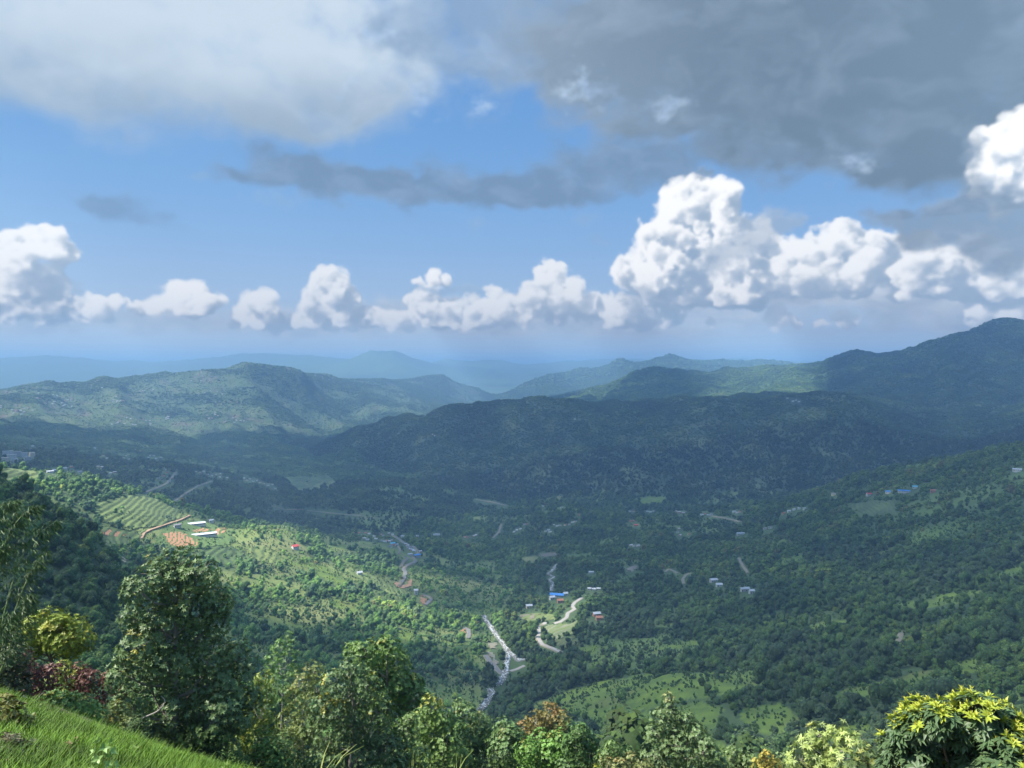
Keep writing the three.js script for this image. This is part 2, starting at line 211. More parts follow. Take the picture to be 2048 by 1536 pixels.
// points on crest lines between the columns: column row distance
const CRESTS = `60 775 6100;180 762 6250;340 757 6350;372 745 6450;420 742 6500;450 748 6450;480 733 6600;560 738 6600;600 741 6800;700 766 7600;735 762 8000;760 757 8300;800 764 8500;835 768 8700;868 752 9100;888 749 9300;930 770 9400;955 776 9600
200 1090 530;232 1130 525;60 990 525;95 1012 535;170 965 1300;210 975 1305;320 1000 1335;350 1012 1345;440 1050 1350;470 1062 1330;580 1052 1350;615 1062 1390;700 1082 1520
600 906 4500;700 857 4350;740 852 4250;815 826 4100;845 838 4050;870 822 3920;890 812 3880;940 812 3800;970 808 3760;1040 803 3700;1075 796 3680;1100 797 3670;1160 803 3660;1195 809 3660;1280 815 3660;1310 808 3650;1390 796 3570;1440 805 3560;1480 803 3500;1520 796 3470;1600 788 3430;1650 784 3400;1720 797 3500;1760 812 3600
1180 783 6600;1205 772 6500;1270 747 6350;1300 738 6300;1350 738 6350;1390 749 6400;1480 736 6700;1600 734 7000;1645 740 6800;1665 722 6500;1715 702 6200;1750 708 6100;1790 703 6000;1850 692 5750;1880 684 5650;1905 668 5550;1980 645 5400;2010 645 5350
960 806 9800;1050 766 9700;1080 755 9900;1100 748 10000;1160 735 10200;1185 738 10200;1205 740 10300;1238 715 10400;1268 727 10400;1295 724 10500;1318 713 10500;1328 716 10500;1343 705 10500;1380 724 10400;1440 720 10300;1480 724 10300;1520 719 10500;1600 730 10500
-60 718 22000;110 713 22000;200 722 22500;290 727 23000;350 726 24000;440 714 25000;475 708 25000;560 711 25500;620 713 25000;690 728 19000;715 714 18500;742 700 18000;765 705 18000;788 700 18000;815 713 18200;850 728 18500;880 740 18600;0 745 17000;60 757 16000
880 719 26500;950 721 27000;1060 735 27000;1180 716 39000;1260 722 40000;1400 728 40000;1480 713 40000;1530 724 40000;1620 720 40000`;
const centres = [];
const closer = (d) => (d > 12000 ? 12000 + (d - 12000) * 0.42 : d);               // the far ranges as judged against the haze
for (const line of SURVEY.trim().split('\n')) {
  const [px, ...rest] = line.trim().split(' '), q = rest.map((e) => e.split(':').map(Number));
  q.forEach(([d, py], i) => centres.push([Math.atan2(+px - PW / 2, FOCAL), Math.log(closer(d)), ray(+px, py).t, d < 1000 || d > 7000 || (i && i + 1 < q.length && py <= q[i - 1][1] && py <= q[i + 1][1])]));
}
for (const q of CRESTS.split(/[;\n]/)) { const [px, py, d] = q.trim().split(' ').map(Number); const r = ray(px, py); centres.push([r.a, Math.log(closer(d)), r.t, true]); }
// heights between the surveyed points: a surface through all of them, in azimuth and log distance
const KA = 1.35;
function spin(cs) {
  const n = cs.length, N = n + 3, A = Array.from({ length: N }, () => new Float64Array(N + 1));
  for (let i = 0; i < n; i++) {
    for (let j = 0; j < n; j++) A[i][j] = Math.hypot((cs[i][0] - cs[j][0]) * KA, cs[i][1] - cs[j][1]);
    A[i][i] = -0.0001;
    A[i][n] = A[n][i] = 1; A[i][n + 1] = A[n + 1][i] = cs[i][0]; A[i][n + 2] = A[n + 2][i] = cs[i][1]; A[i][N] = cs[i][2];
  }
  for (let k = 0; k < N; k++) {
    let p = k; for (let i = k + 1; i < N; i++) if (Math.abs(A[i][k]) > Math.abs(A[p][k])) p = i;
    [A[k], A[p]] = [A[p], A[k]];
    for (let i = k + 1; i < N; i++) { const f = A[i][k] / A[k][k]; if (f) for (let j = k; j <= N; j++) A[i][j] -= f * A[k][j]; }
  }
  const w = new Float64Array(N);
  for (let i = N - 1; i >= 0; i--) { let s = A[i][N]; for (let j = i + 1; j < N; j++) s -= A[i][j] * w[j]; w[i] = s / A[i][i]; }
  const ca = Float64Array.from(cs, (c) => c[0] * KA), cv = Float64Array.from(cs, (c) => c[1]);
  return (a, v) => { let s = w[n] + w[n + 1] * a + w[n + 2] * v; const x = a * KA; for (let i = 0; i < n; i++) { const p = x - ca[i], q = v - cv[i]; s += w[i] * Math.sqrt(p * p + q * q); } return s; };
}
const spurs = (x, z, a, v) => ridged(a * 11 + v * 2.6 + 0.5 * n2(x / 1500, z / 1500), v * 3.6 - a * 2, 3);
function roughness(x, z, a, v, D) {
  let h = 0;
  if (D < 120) h += 0.25 * fbm(x / 4, z / 4, 3) * sstep(4, 20, D);
  h += 5.5 * sstep(120, 700, D) * fbm(x / 150 + 3, z / 150, 4);
  h += sstep(900, 3000, D) * (1 - 0.5 * sstep(5000, 9000, D)) * 26 * ridged(x / 620 + 0.5 * n2(x / 900, z / 900), z / 620 + 8, 4);
  h += sstep(2300, 5000, D) * (1 - sstep(6500, 9000, D)) * 62 * ridged(a * 11 + v * 2.6 + 0.5 * n2(x / 1500, z / 1500), v * 3.6 - a * 2, 3);
  h += sstep(11000, 13500, D) * 95 * ridged(x / 1500, z / 1500 + 4, 4);
  return h;
}
for (const c of centres) if (c[3]) { const D = Math.exp(c[1]); c[2] -= roughness(D * Math.sin(c[0]), -D * Math.cos(c[0]), c[0], c[1], D) / D; }
const slopeAt = spin(centres);
const V0 = Math.log(1.5), V1 = Math.log(60000), A1 = 0.78, NA = 600, NV = 830;
const TERRAIN = new Float32Array(NA * NV);                                       // heights on the azimuth x log distance grid
for (let j = 0; j < NV; j++) {
  const v = V0 + (V1 - V0) * j / (NV - 1), D = Math.exp(v);
  for (let i = 0; i < NA; i++) {
    const a = -A1 + 2 * A1 * i / (NA - 1), far = sstep(Math.log(25000), V1, v);
    const t = lerp(slopeAt(a, Math.min(v, Math.log(25000))), -0.012, far);
    TERRAIN[j * NA + i] = t * D + roughness(D * Math.sin(a), -D * Math.cos(a), a, v, D);
  }
}
function ground(a, v) {                                                          // height of the land at an azimuth and log distance
  const fi = clamp((a + A1) / (2 * A1) * (NA - 1), 0, NA - 1.001), fj = clamp((v - V0) / (V1 - V0) * (NV - 1), 0, NV - 1.001), i = Math.floor(fi), j = Math.floor(fj), p = fi - i, q = fj - j, k = j * NA + i;
  return lerp(lerp(TERRAIN[k], TERRAIN[k + 1], p), lerp(TERRAIN[k + NA], TERRAIN[k + NA + 1], p), q);
}
const groundXZ = (x, z) => ground(Math.atan2(x, -z), Math.log(Math.hypot(x, z)));
function hit(px, py, from = 60) {                                                // where the sight line through a photo pixel meets the land
  const r = ray(px, py); let v = Math.log(from), last = 1;
  for (; v < V1; v += 0.006) {
    const D = Math.exp(v), g = ground(r.a, v) - r.t * D;
    if (g >= 0) { const k = last < 0 ? last / (last - g) : 1; v -= 0.006 * (1 - k); break; }
    last = g;
  }
  const D = Math.exp(v); return new THREE.Vector3(D * Math.sin(r.a), ground(r.a, v), -D * Math.cos(r.a));
}
// which ground stands in view: the steepest sight line so far along each azimuth
const SEEN = new Float32Array(NA * NV);
for (let i = 0; i < NA; i++) { let m = -9; for (let j = 0; j < NV; j++) { const D = Math.exp(V0 + (V1 - V0) * j / (NV - 1)); SEEN[j * NA + i] = m; if (D > 60) m = Math.max(m, TERRAIN[j * NA + i] / D); } }
function inView(a, v, top) { const i = clamp(Math.round((a + A1) / (2 * A1) * (NA - 1)), 0, NA - 1), j = clamp(Math.round((v - V0) / (V1 - V0) * (NV - 1)), 0, NV - 1); return top / Math.exp(v) > SEEN[j * NA + i] - 0.004; }

// the folds that part one hill from the next: distance of each dip by picture column
const fold = (pts) => { const p = pts.map(([x, d]) => [Math.atan2(x - PW / 2, FOCAL), d]); return (a) => { if (a <= p[0][0]) return p[0][1]; for (let i = 1; i < p.length; i++) if (a < p[i][0]) return lerp(p[i - 1][1], p[i][1], (a - p[i - 1][0]) / (p[i][0] - p[i - 1][0])); return p[p.length - 1][1]; }; };
const dipA = fold([[-300, 720], [0, 700], [130, 720], [260, 660], [300, 600], [420, 420], [600, 250]]);
const dipB = fold([[0, 1650], [260, 1720], [520, 1720], [650, 1850], [780, 1950], [1000, 2550], [1330, 2480], [1560, 2260], [1820, 2300], [2048, 2230]]);
const dipC = fold([[0, 4500], [390, 4500], [600, 4900], [780, 5200], [910, 5000], [1130, 4400], [1430, 4300], [1690, 4200], [1760, 3900], [1850, 3100], [2048, 2700]]);
const dipD = fold([[0, 7600], [520, 8000], [700, 9000], [850, 10300], [940, 10500], [960, 8800], [1050, 8300], [1130, 7700], [1430, 7600], [1560, 8000], [1690, 7600], [2048, 7200]]);
const dipE = fold([[0, 11000], [900, 10800], [960, 11500], [1130, 12500], [1690, 13000], [2048, 13000]]);
const PLACES = ['near_slope', 'wooded_spur', 'terraced_spur', 'right_slope', 'valley_floor', 'middle_ridge', 'left_hills', 'back_ridge', 'big_mountain', 'far_ridge', 'distant'];
function placeOf(a, D) {
  if (D < 70) return 0;
  if (D < dipA(a)) return a < Math.atan2(600 - 1024, FOCAL) ? 1 : D < 250 ? 0 : a < -0.02 ? 2 : 3;
  if (D < dipB(a)) return a < lerp(-0.04, 0.02, sstep(600, 1500, D)) ? 2 : 3;
  if (D < dipC(a)) { const r = fold([[560, 4600], [650, 3900], [780, 3350], [910, 2750], [1130, 2650], [1300, 2600], [1560, 2450], [1820, 2320], [2048, 2230]])(a); return D < r || a < Math.atan2(560 - 1024, FOCAL) ? 4 : 5; }
  if (D < dipD(a)) return a < 0.02 ? 6 : a > Math.atan2(1655 - 1024, FOCAL) ? 8 : 7;
  if (D < dipE(a)) return a > -0.05 ? 9 : 10;
  return 10;
}
function inside(poly, x, y) { let c = false; for (let i = 0, j = poly.length - 1; i < poly.length; j = i++) { const [a, b] = poly[i], [d, e] = poly[j]; if ((b > y) !== (e > y) && x < (d - a) * (y - b) / (e - b) + a) c = !c; } return c; }
const pairs = (s) => s.trim().split(' ').map((q) => q.split(',').map(Number));
// ------------------------------------------------------------------ what must stay in view between the trees: roads, water, fields, houses (rasters of their distances)
const RW = 1024, RH = 768, KEEP = new Float32Array(RW * RH).fill(0), OPEN = new Float32Array(RW * RH).fill(0);
function markPoint(R, p, rad = 0) { const [x, y] = toPixel(p.x, p.y, p.z), X = Math.round(x / 2), Y = Math.round(y / 2), D = Math.hypot(p.x, p.z); for (let j = -rad; j <= rad; j++) for (let i = -rad; i <= rad; i++) { const u = X + i, v = Y + j; if (u >= 0 && v >= 0 && u < RW && v < RH) R[v * RW + u] = Math.max(R[v * RW + u], D); } }
function markPoly(R, poly) { const xs = poly.map((p) => p[0]), ys = poly.map((p) => p[1]); for (let y = Math.max(0, Math.floor(Math.min(...ys) / 2)); y < Math.min(RH, Math.max(...ys) / 2); y++) for (let x = Math.max(0, Math.floor(Math.min(...xs) / 2)); x < Math.min(RW, Math.max(...xs) / 2); x++) if (inside(poly, x * 2 + 1, y * 2 + 1)) { const p = hit(x * 2 + 1, y * 2 + 1, 120); R[y * RW + x] = Math.hypot(p.x, p.z); } }
const along = (pts, step = 4) => { const out = []; for (let i = 0; i + 1 < pts.length; i++) { const n = Math.max(1, Math.ceil(Math.hypot(pts[i + 1][0] - pts[i][0], pts[i + 1][1] - pts[i][1]) / step)); for (let k = 0; k < n; k++) out.push([lerp(pts[i][0], pts[i + 1][0], k / n), lerp(pts[i][1], pts[i + 1][1], k / n)]); } out.push(pts[pts.length - 1]); return out; };

const MEADOWS = [
  '1055,1424 1100,1392 1200,1366 1300,1350 1450,1338 1530,1344 1565,1362 1480,1386 1385,1396 1292,1422 1200,1442 1120,1432',
  '1640,1400 1700,1376 1780,1362 1830,1346 1885,1336 1875,1362 1800,1388 1740,1402 1665,1414',
  '1610,1252 1700,1236 1772,1216 1764,1228 1690,1246 1620,1260', '1796,1204 1920,1196 1932,1208 1860,1216 1800,1216', '1296,1298 1405,1279 1412,1286 1320,1305',
  '1158,1302 1202,1292 1204,1301 1170,1312', '1185,1440 1300,1426 1400,1402 1450,1420 1430,1470 1480,1510 1440,1545 1240,1545 1190,1490', '1480,1420 1560,1405 1600,1440 1560,1480 1500,1460', '1560,1500 1700,1440 1760,1430 1740,1470 1620,1530', '1980,1152 2060,1122 2060,1142 2000,1162', '2026,1380 2070,1370 2070,1424 2032,1420', '1270,996 1336,992 1330,1008 1280,1010',
  '1862,1198 1960,1180 1960,1190 1880,1206', '1560,1120 1600,1110 1606,1124 1570,1132', '1500,1240 1570,1226 1576,1232 1510,1248', '1180,1325 1226,1318 1228,1330 1190,1334', '1905,1330 1960,1310 1960,1345 1915,1355', '1720,1300 1790,1285 1795,1296 1730,1310',
  '560,1120 640,1128 700,1160 680,1172 600,1140', '790,1262 822,1262 835,1292 800,1288', '660,1200 720,1205 715,1222 668,1216', '640,1085 700,1095 690,1110 650,1100',
].map(pairs);
const TERRACES = [                                                               // outline, step in metres, tread and riser colours
  ['-20,942 40,936 70,941 86,952 78,966 34,976 -20,972', 3.23, [0.16, 0.20, 0.055], [0.05, 0.085, 0.02], 'small sunlit terraced field at the left edge, below the hilltop town'],
  ['196,1008 258,990 312,999 350,1018 374,1033 322,1052 262,1062 215,1047 190,1032', 3.42, [0.15, 0.20, 0.05], [0.045, 0.08, 0.02], 'largest sunlit terraced hillside, left of the long sheds'],
  ['200,1052 262,1066 292,1060 272,1088 214,1094', 3.23, [0.14, 0.19, 0.05], [0.045, 0.08, 0.02], 'terraced field below the orange soil strip on the left spur'],
  ['308,1082 338,1050 400,1040 428,1050 452,1062 468,1076 462,1090 400,1097 330,1094', 1.97, [0.105, 0.17, 0.035], [0.075, 0.13, 0.03], 'green levelled shelf around the two long sheds'],
  ['400,1099 466,1093 502,1112 500,1128 452,1132 412,1118', 2.7, [0.075, 0.125, 0.03], [0.03, 0.055, 0.015], 'dark green crop terraces below the long sheds'],
  ['488,1098 524,1092 562,1112 556,1132 512,1122', 2.7, [0.17, 0.21, 0.05], [0.06, 0.10, 0.025], 'yellow green terraced patch between the sheds and the red roofed house'],
  ['700,1136 735,1150 770,1166 806,1180 822,1186 816,1193 780,1189 740,1174 700,1150', 2.7, [0.17, 0.215, 0.06], [0.07, 0.11, 0.025], 'sloping strip of pale green terraces beside the winding road'],
  ['1040,1232 1075,1227 1122,1229 1112,1241 1082,1242 1052,1242', 1.97, [0.17, 0.21, 0.06], [0.08, 0.11, 0.03], 'pale green fields above the bend of the valley road'],
  ['1088,1252 1112,1250 1160,1243 1148,1268 1092,1288', 2.16, [0.12, 0.165, 0.04], [0.20, 0.20, 0.14], 'narrow paddy terraces inside the bend of the valley road'],
  ['1098,1280 1146,1276 1160,1290 1124,1300', 1.8, [0.095, 0.115, 0.04], [0.06, 0.085, 0.025], 'brownish green field below the paddy terraces'],
  ['1040,1118 1076,1112 1080,1130 1046,1134', 2.33, [0.13, 0.15, 0.055], [0.05, 0.08, 0.02], 'shaded terraces left of the upper river bend'],
  ['1690,1010 1790,1000 1800,1030 1720,1042', 3.06, [0.075, 0.115, 0.035], [0.04, 0.065, 0.02], 'terraces in shade high on the right slope'],
  ['560,955 660,950 680,975 600,985', 2.7, [0.11, 0.15, 0.05], [0.05, 0.08, 0.02], 'shaded fields on the valley floor left of the dark ridge'],
].map(([p, ...r]) => [pairs(p), ...r]);
const SOILS = [
  ['326,1068 364,1064 376,1075 390,1080 396,1092 350,1095 333,1084', [0.52, 0.24, 0.115], 'bare orange earth cutting left of the lower long shed'],
  ['382,1063 398,1058 424,1059 424,1062 398,1064', [0.52, 0.24, 0.115], 'thin strip of orange earth behind the lower long shed'],
  ['426,1064 440,1056 452,1060 444,1070 428,1070', [0.52, 0.25, 0.12], 'orange earth at the right end of the long sheds'],
  ['202,1060 240,1065 250,1070 238,1075 204,1070', [0.52, 0.24, 0.115], 'orange earth strip among terraces left of the dirt track'],
  ['786,1162 797,1166 803,1172 812,1170 824,1158 824,1172 806,1178 790,1172', [0.50, 0.27, 0.14], 'orange road cutting at the lower end of the winding road'],
  ['841,1190 850,1194 852,1205 846,1210 841,1204', [0.40, 0.20, 0.10], 'orange earth bank left of the short road bend'],
  ['921,1262 929,1258 930,1268 924,1270', [0.40, 0.19, 0.09], 'small orange bank beside the road above the river'],
  ['243,1112 250,1116 252,1126 246,1128', [0.40, 0.34, 0.20], 'cream bare earth spot between dark spur and sheds'],
  ['970,1306 982,1304 996,1318 999,1332 990,1330 980,1318', [0.20, 0.19, 0.135], 'grey bare terrace between lower road and river'],
  ['976,1287 990,1286 996,1297 978,1298', [0.21, 0.19, 0.13], 'small grey fallow plot beside the river'],
  ['1040,1231 1066,1229 1068,1238 1044,1239', [0.20, 0.17, 0.11], 'brown fallow plot above the valley road bend'],
  ['1252,1138 1262,1134 1274,1130 1272,1138 1262,1148', [0.22, 0.19, 0.15], 'grey landslip scar below the shaded hamlet'],
  ['1078,1108 1110,1104 1116,1110 1086,1116', [0.16, 0.14, 0.10], 'brown gravel bank at the upper river bend'],
].map(([p, ...r]) => [pairs(p), ...r]);
const ROADS = [                                                                  // course, width in metres, surface, label
  ['784,1070 793,1075 806,1085 818,1092 826,1093 833,1099 837,1106 832,1110 825,1116 830,1120 828,1125 820,1128 812,1132 807,1138 811,1146 808,1156 803,1164 796,1173', 5.07, 'asphalt', 'grey winding road descending through the roadside village on the left slope'],
  ['808,1113 815,1117 806,1124 801,1134', 3.51, 'asphalt', 'short grey side lane left of the winding village road'],
  ['792,1088 799,1097 800,1103 796,1108', 3.12, 'dust', 'pale dirt lane beside the blue roofed village house'],
  ['846,1190 856,1193 862,1198 858,1204 849,1210', 4.29, 'asphalt', 'grey road bend beside the orange earth bank'],
  ['928,1256 936,1260 938,1268 936,1277', 3.9, 'asphalt', 'small visible curve of grey road above the river'],
  ['971,1311 977,1320 988,1332 995,1341 1003,1348 1013,1347', 4.68, 'asphalt', 'grey road running down to the river crossing'],
  ['1164,1196 1150,1205 1145,1212 1149,1219 1136,1227 1133,1236 1121,1244 1108,1248', 4.29, 'concrete', 'upper half of the pale valley road with two bends'],
  ['1092,1246 1081,1253 1077,1264 1077,1278 1084,1289 1097,1294 1112,1300 1123,1306', 4.68, 'concrete', 'lower half of the pale valley road, curving round the paddy terraces'],
  ['1020,1343 1034,1339 1049,1332', 3.12, 'concrete', 'pale spur of road on the right bank of the river'],
  ['281,1078 288,1066 300,1060 330,1050 358,1041 379,1031', 3.6, 'earth', 'orange dirt track climbing past the long sheds'],
  ['350,1002 372,986 398,971 424,962', 5.46, 'dust', 'pale lane on the shaded valley floor behind the sheds'],
  ['288,986 330,969 342,957 352,944', 5.46, 'dust', 'pale lane through the shaded hamlet on the left valley floor'],
  ['545,1012 572,1020 604,1019', 5.46, 'earth', 'short tan track on the valley floor, left of the long track'],
  ['612,1021 660,1026 722,1031', 5.46, 'dust', 'long pale track across the shaded valley floor'],
  ['952,999 984,1004 1012,1011', 7.8, 'dust', 'pale strip of track at the foot of the dark ridge'],
  ['986,1076 998,1064 1003,1048', 4.68, 'dust', 'pale lane climbing to the shaded mid valley hamlet'],
  ['1418,1031 1450,1036 1482,1044', 6.24, 'dust', 'pale lane beside the houses under the dark ridge'],
  ['1368,1168 1366,1158 1372,1150 1381,1147', 3.12, 'dust', 'pale hairpin of footpath left of the two white roofs'],
  ['1478,1116 1486,1132 1496,1146', 3.12, 'dust', 'pale footpath on the shaded right slope'],
  ['1330,1144 1338,1138 1350,1143 1356,1147', 3.12, 'dust', 'pale bit of path below the landslip scar'],
  ['1796,1285 1800,1274 1806,1264', 3.12, 'dust', 'small pale gully path on the far right slope'],
].map(([p, ...r]) => [pairs(p), ...r]);
const RIVER = [
  ['967,1231 972,1240 978,1250 988,1264 996,1275 1006,1288 1013,1298 1018,1308 1016,1318 1012,1330 1012,1342 1008,1352 1002,1362 996,1370', 6],
  ['980,1378 984,1388 976,1400 968,1412 960,1420', 6],
  ['1018,1304 1028,1312 1036,1322 1050,1319', 5],
  ['1112,1130 1104,1142 1096,1148 1108,1154 1098,1160 1106,1168 1102,1182', 6],
].map(([p, w]) => [pairs(p), w]);
const MEAD = new Float32Array(RW * RH);
for (const p of MEADOWS) { markPoly(OPEN, p); markPoly(MEAD, p); }
for (const [p] of TERRACES) markPoly(OPEN, p);
for (const [p] of SOILS) { markPoly(OPEN, p); markPoly(KEEP, p); }
for (const [p, w] of [...ROADS, ...RIVER]) for (const q of along(p, 2)) { const h = hit(q[0], q[1], 200); markPoint(KEEP, h, w > 6.5 ? 1 : 0); markPoint(OPEN, h, 1); }
const fieldAt = (p, R = OPEN) => { let [x, y] = toPixel(p.x, p.y, p.z); x += 14 * fbm(p.x / 40, p.z / 40, 3); y += 6 * fbm(p.x / 40 + 50, p.z / 40, 3); const X = Math.round(x / 2), Y = Math.round(y / 2), D = Math.hypot(p.x, p.z); return X >= 0 && Y >= 0 && X < RW && Y < RH && R[Y * RW + X] > 0 && Math.abs(R[Y * RW + X] / D - 1) < 0.08; };
function coversClearing(p, h) { const D = Math.hypot(p.x, p.z), [x, y] = toPixel(p.x, p.y + h * 0.55, p.z), X = Math.round(x / 2), Y = Math.round(y / 2); return X >= 0 && Y >= 0 && X < RW && Y < RH && MEAD[Y * RW + X] > D * 1.005; }
function hides(p, h, w) {                                                        // would a tree standing here hide what must stay in view
  const D = Math.hypot(p.x, p.z), [x0, y0] = toPixel(p.x, p.y, p.z), y1 = toPixel(p.x, p.y + h, p.z)[1], rw = w * FOCAL / D / 2, X0 = Math.round((x0 - rw * 0.8) / 2), X1 = Math.round((x0 + rw * 0.8) / 2);
  for (let Y = Math.max(0, Math.round(y1 / 2)); Y <= Math.min(RH - 1, Math.round(y0 / 2)); Y++) for (let X = Math.max(0, X0); X <= Math.min(RW - 1, X1); X++) if (KEEP[Y * RW + X] > D * 0.99) return true;
  return false;
}
// ------------------------------------------------------------------ ground colours and the land's meshes, one for each hill
const C = { forest: [0.042, 0.075, 0.024], grass: [0.085, 0.150, 0.022], field: [0.115, 0.165, 0.050], crop: [0.15, 0.19, 0.06], soil: [0.22, 0.15, 0.09], pale: [0.22, 0.21, 0.13] };
const mix3 = (a, b, t) => [lerp(a[0], b[0], t), lerp(a[1], b[1], t), lerp(a[2], b[2], t)];
// how open (tilled or grazed) the ground is, 0 forest .. 1 fields
function openness(x, z, a, D, place) {
  const n = fbm(x / 260, z / 260, 4), m = fbm(x / 90 + 7, z / 90 - 3, 3);
  if (place === 6) return sstep(-0.28, 0.30, fbm(x / 700 + 2, z / 420 + 5, 5) + 0.25 * sstep(7000, 5000, D) - 0.12);
  if (place === 4) return sstep(0.12, 0.6, n + 0.05) * 0.8;
  if (place === 2) return sstep(-0.22 + 0.4 * sstep(1250, 1600, D), 0.3 + 0.3 * sstep(1250, 1600, D), n * 0.8 + m * 0.3 + 0.05);
  if (place === 3) return sstep(0.12, 0.45, n * 0.8 + m * 0.35) * 0.9;
  if (place === 10) return D < 13500 && a > -0.12 && a < 0.02 ? 0.85 : sstep(0.05, 0.4, fbm(x / 2500, z / 2500, 4)) * 0.7;
  if (place === 9 || place === 7) return sstep(0.15, 0.6, n) * 0.4;
  return sstep(0.3, 0.7, n) * 0.5;
}
function groundColor(x, z, a, D, place) {
  const o = openness(x, z, a, D, place), s = fbm(x / 40, z / 40, 3), k = fbm(x / 130 + 9, z / 60, 3);
  let c = mix3(C.forest, [0.062, 0.105, 0.030], clamp(0.5 + s));
  let f = mix3(C.grass, C.field, clamp(0.5 + k));
  if (place === 6 || place === 4) { const q = fbm(x / 170 + 31, z / 95, 3); f = mix3(f, C.crop, sstep(0.0, 0.3, q)); f = mix3(f, C.soil, sstep(0.30, 0.5, fbm(x / 210 - 5, z / 120 + 17, 3)) * 0.7); f = mix3(f, [0.06, 0.105, 0.03], sstep(0.1, 0.35, fbm(x / 120, z / 120 + 70, 3)) * 0.7); }
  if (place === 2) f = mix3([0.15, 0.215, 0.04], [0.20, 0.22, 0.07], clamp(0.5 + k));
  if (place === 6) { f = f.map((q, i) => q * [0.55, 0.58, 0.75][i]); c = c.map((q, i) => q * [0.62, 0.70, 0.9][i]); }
  c = mix3(c, f, o);
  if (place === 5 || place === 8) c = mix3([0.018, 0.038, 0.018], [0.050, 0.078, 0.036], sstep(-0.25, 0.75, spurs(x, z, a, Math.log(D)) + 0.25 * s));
  if (D > 150 && D < 3500 && fieldAt({ x, y: ground(a, Math.log(D)), z }, MEAD)) { const q = 1.5 * fbm(x / 17, z / 17, 5), w = fbm(x / 45 + 3, z / 45, 3); c = mix3(mix3([0.135, 0.205, 0.022], [0.085, 0.14, 0.020], clamp(0.5 + q)), [0.15, 0.16, 0.04], sstep(0.2, 0.6, w) * 0.6); }
  if (place <= 1 && D < 70) c = mix3([0.055, 0.085, 0.018], [0.075, 0.06, 0.03], clamp(0.35 + s));
  return c;
}
const landMat = new THREE.MeshStandardMaterial({ name: 'land', vertexColors: true, roughness: 0.96, metalness: 0 });
{
  const r = rng(5), S = 512, d = new Uint8Array(S * S * 4);
  for (let y = 0; y < S; y++) for (let x = 0; x < S; x++) { const w = (f) => { const u = x / S * 6.2832, v = y / S * 6.2832; return fbm3(Math.cos(u) * f + 9, Math.sin(u) * f + Math.cos(v) * f, Math.sin(v) * f, 4); }; const g = 150 + 70 * w(4) + 50 * w(11) + r() * 24; d.set([g, g, g, 255], (y * S + x) * 4); }
  const t = new THREE.DataTexture(d, S, S); t.wrapS = t.wrapT = THREE.RepeatWrapping; t.magFilter = THREE.LinearFilter; t.repeat.set(1 / 40, 1 / 40); t.needsUpdate = true;
  landMat.bumpMap = t; landMat.bumpScale = 1.2;
}
const LAND_INFO = [
  ['hillside', 'near grassy and bushy slope falling away below the viewpoint'],
  ['hillside', 'dark wooded spur on the left behind the bamboo'],
  ['hillside', 'sunlit left spur with green terraces and long sheds, falling to the river'],
  ['hillside', 'broad wooded slope on the right with bright green clearings, below the valley houses'],
  ['valley', 'shaded valley floor with village houses and fields left of the dark ridge'],
  ['ridge', 'dark blue shaded ridge across the middle of the valley'],
  ['hill', 'long sunlit hill range on the left dotted with pale houses'],
  ['ridge', 'sunlit green ridge right behind the dark ridge crest'],
  ['mountain', 'tall shaded mountain rising at the right edge'],
  ['ridge', 'hazy ridge with two small peaks behind the sunlit ridge'],
  ['hill', 'pale blue mountains at the horizon fading into haze'],
];
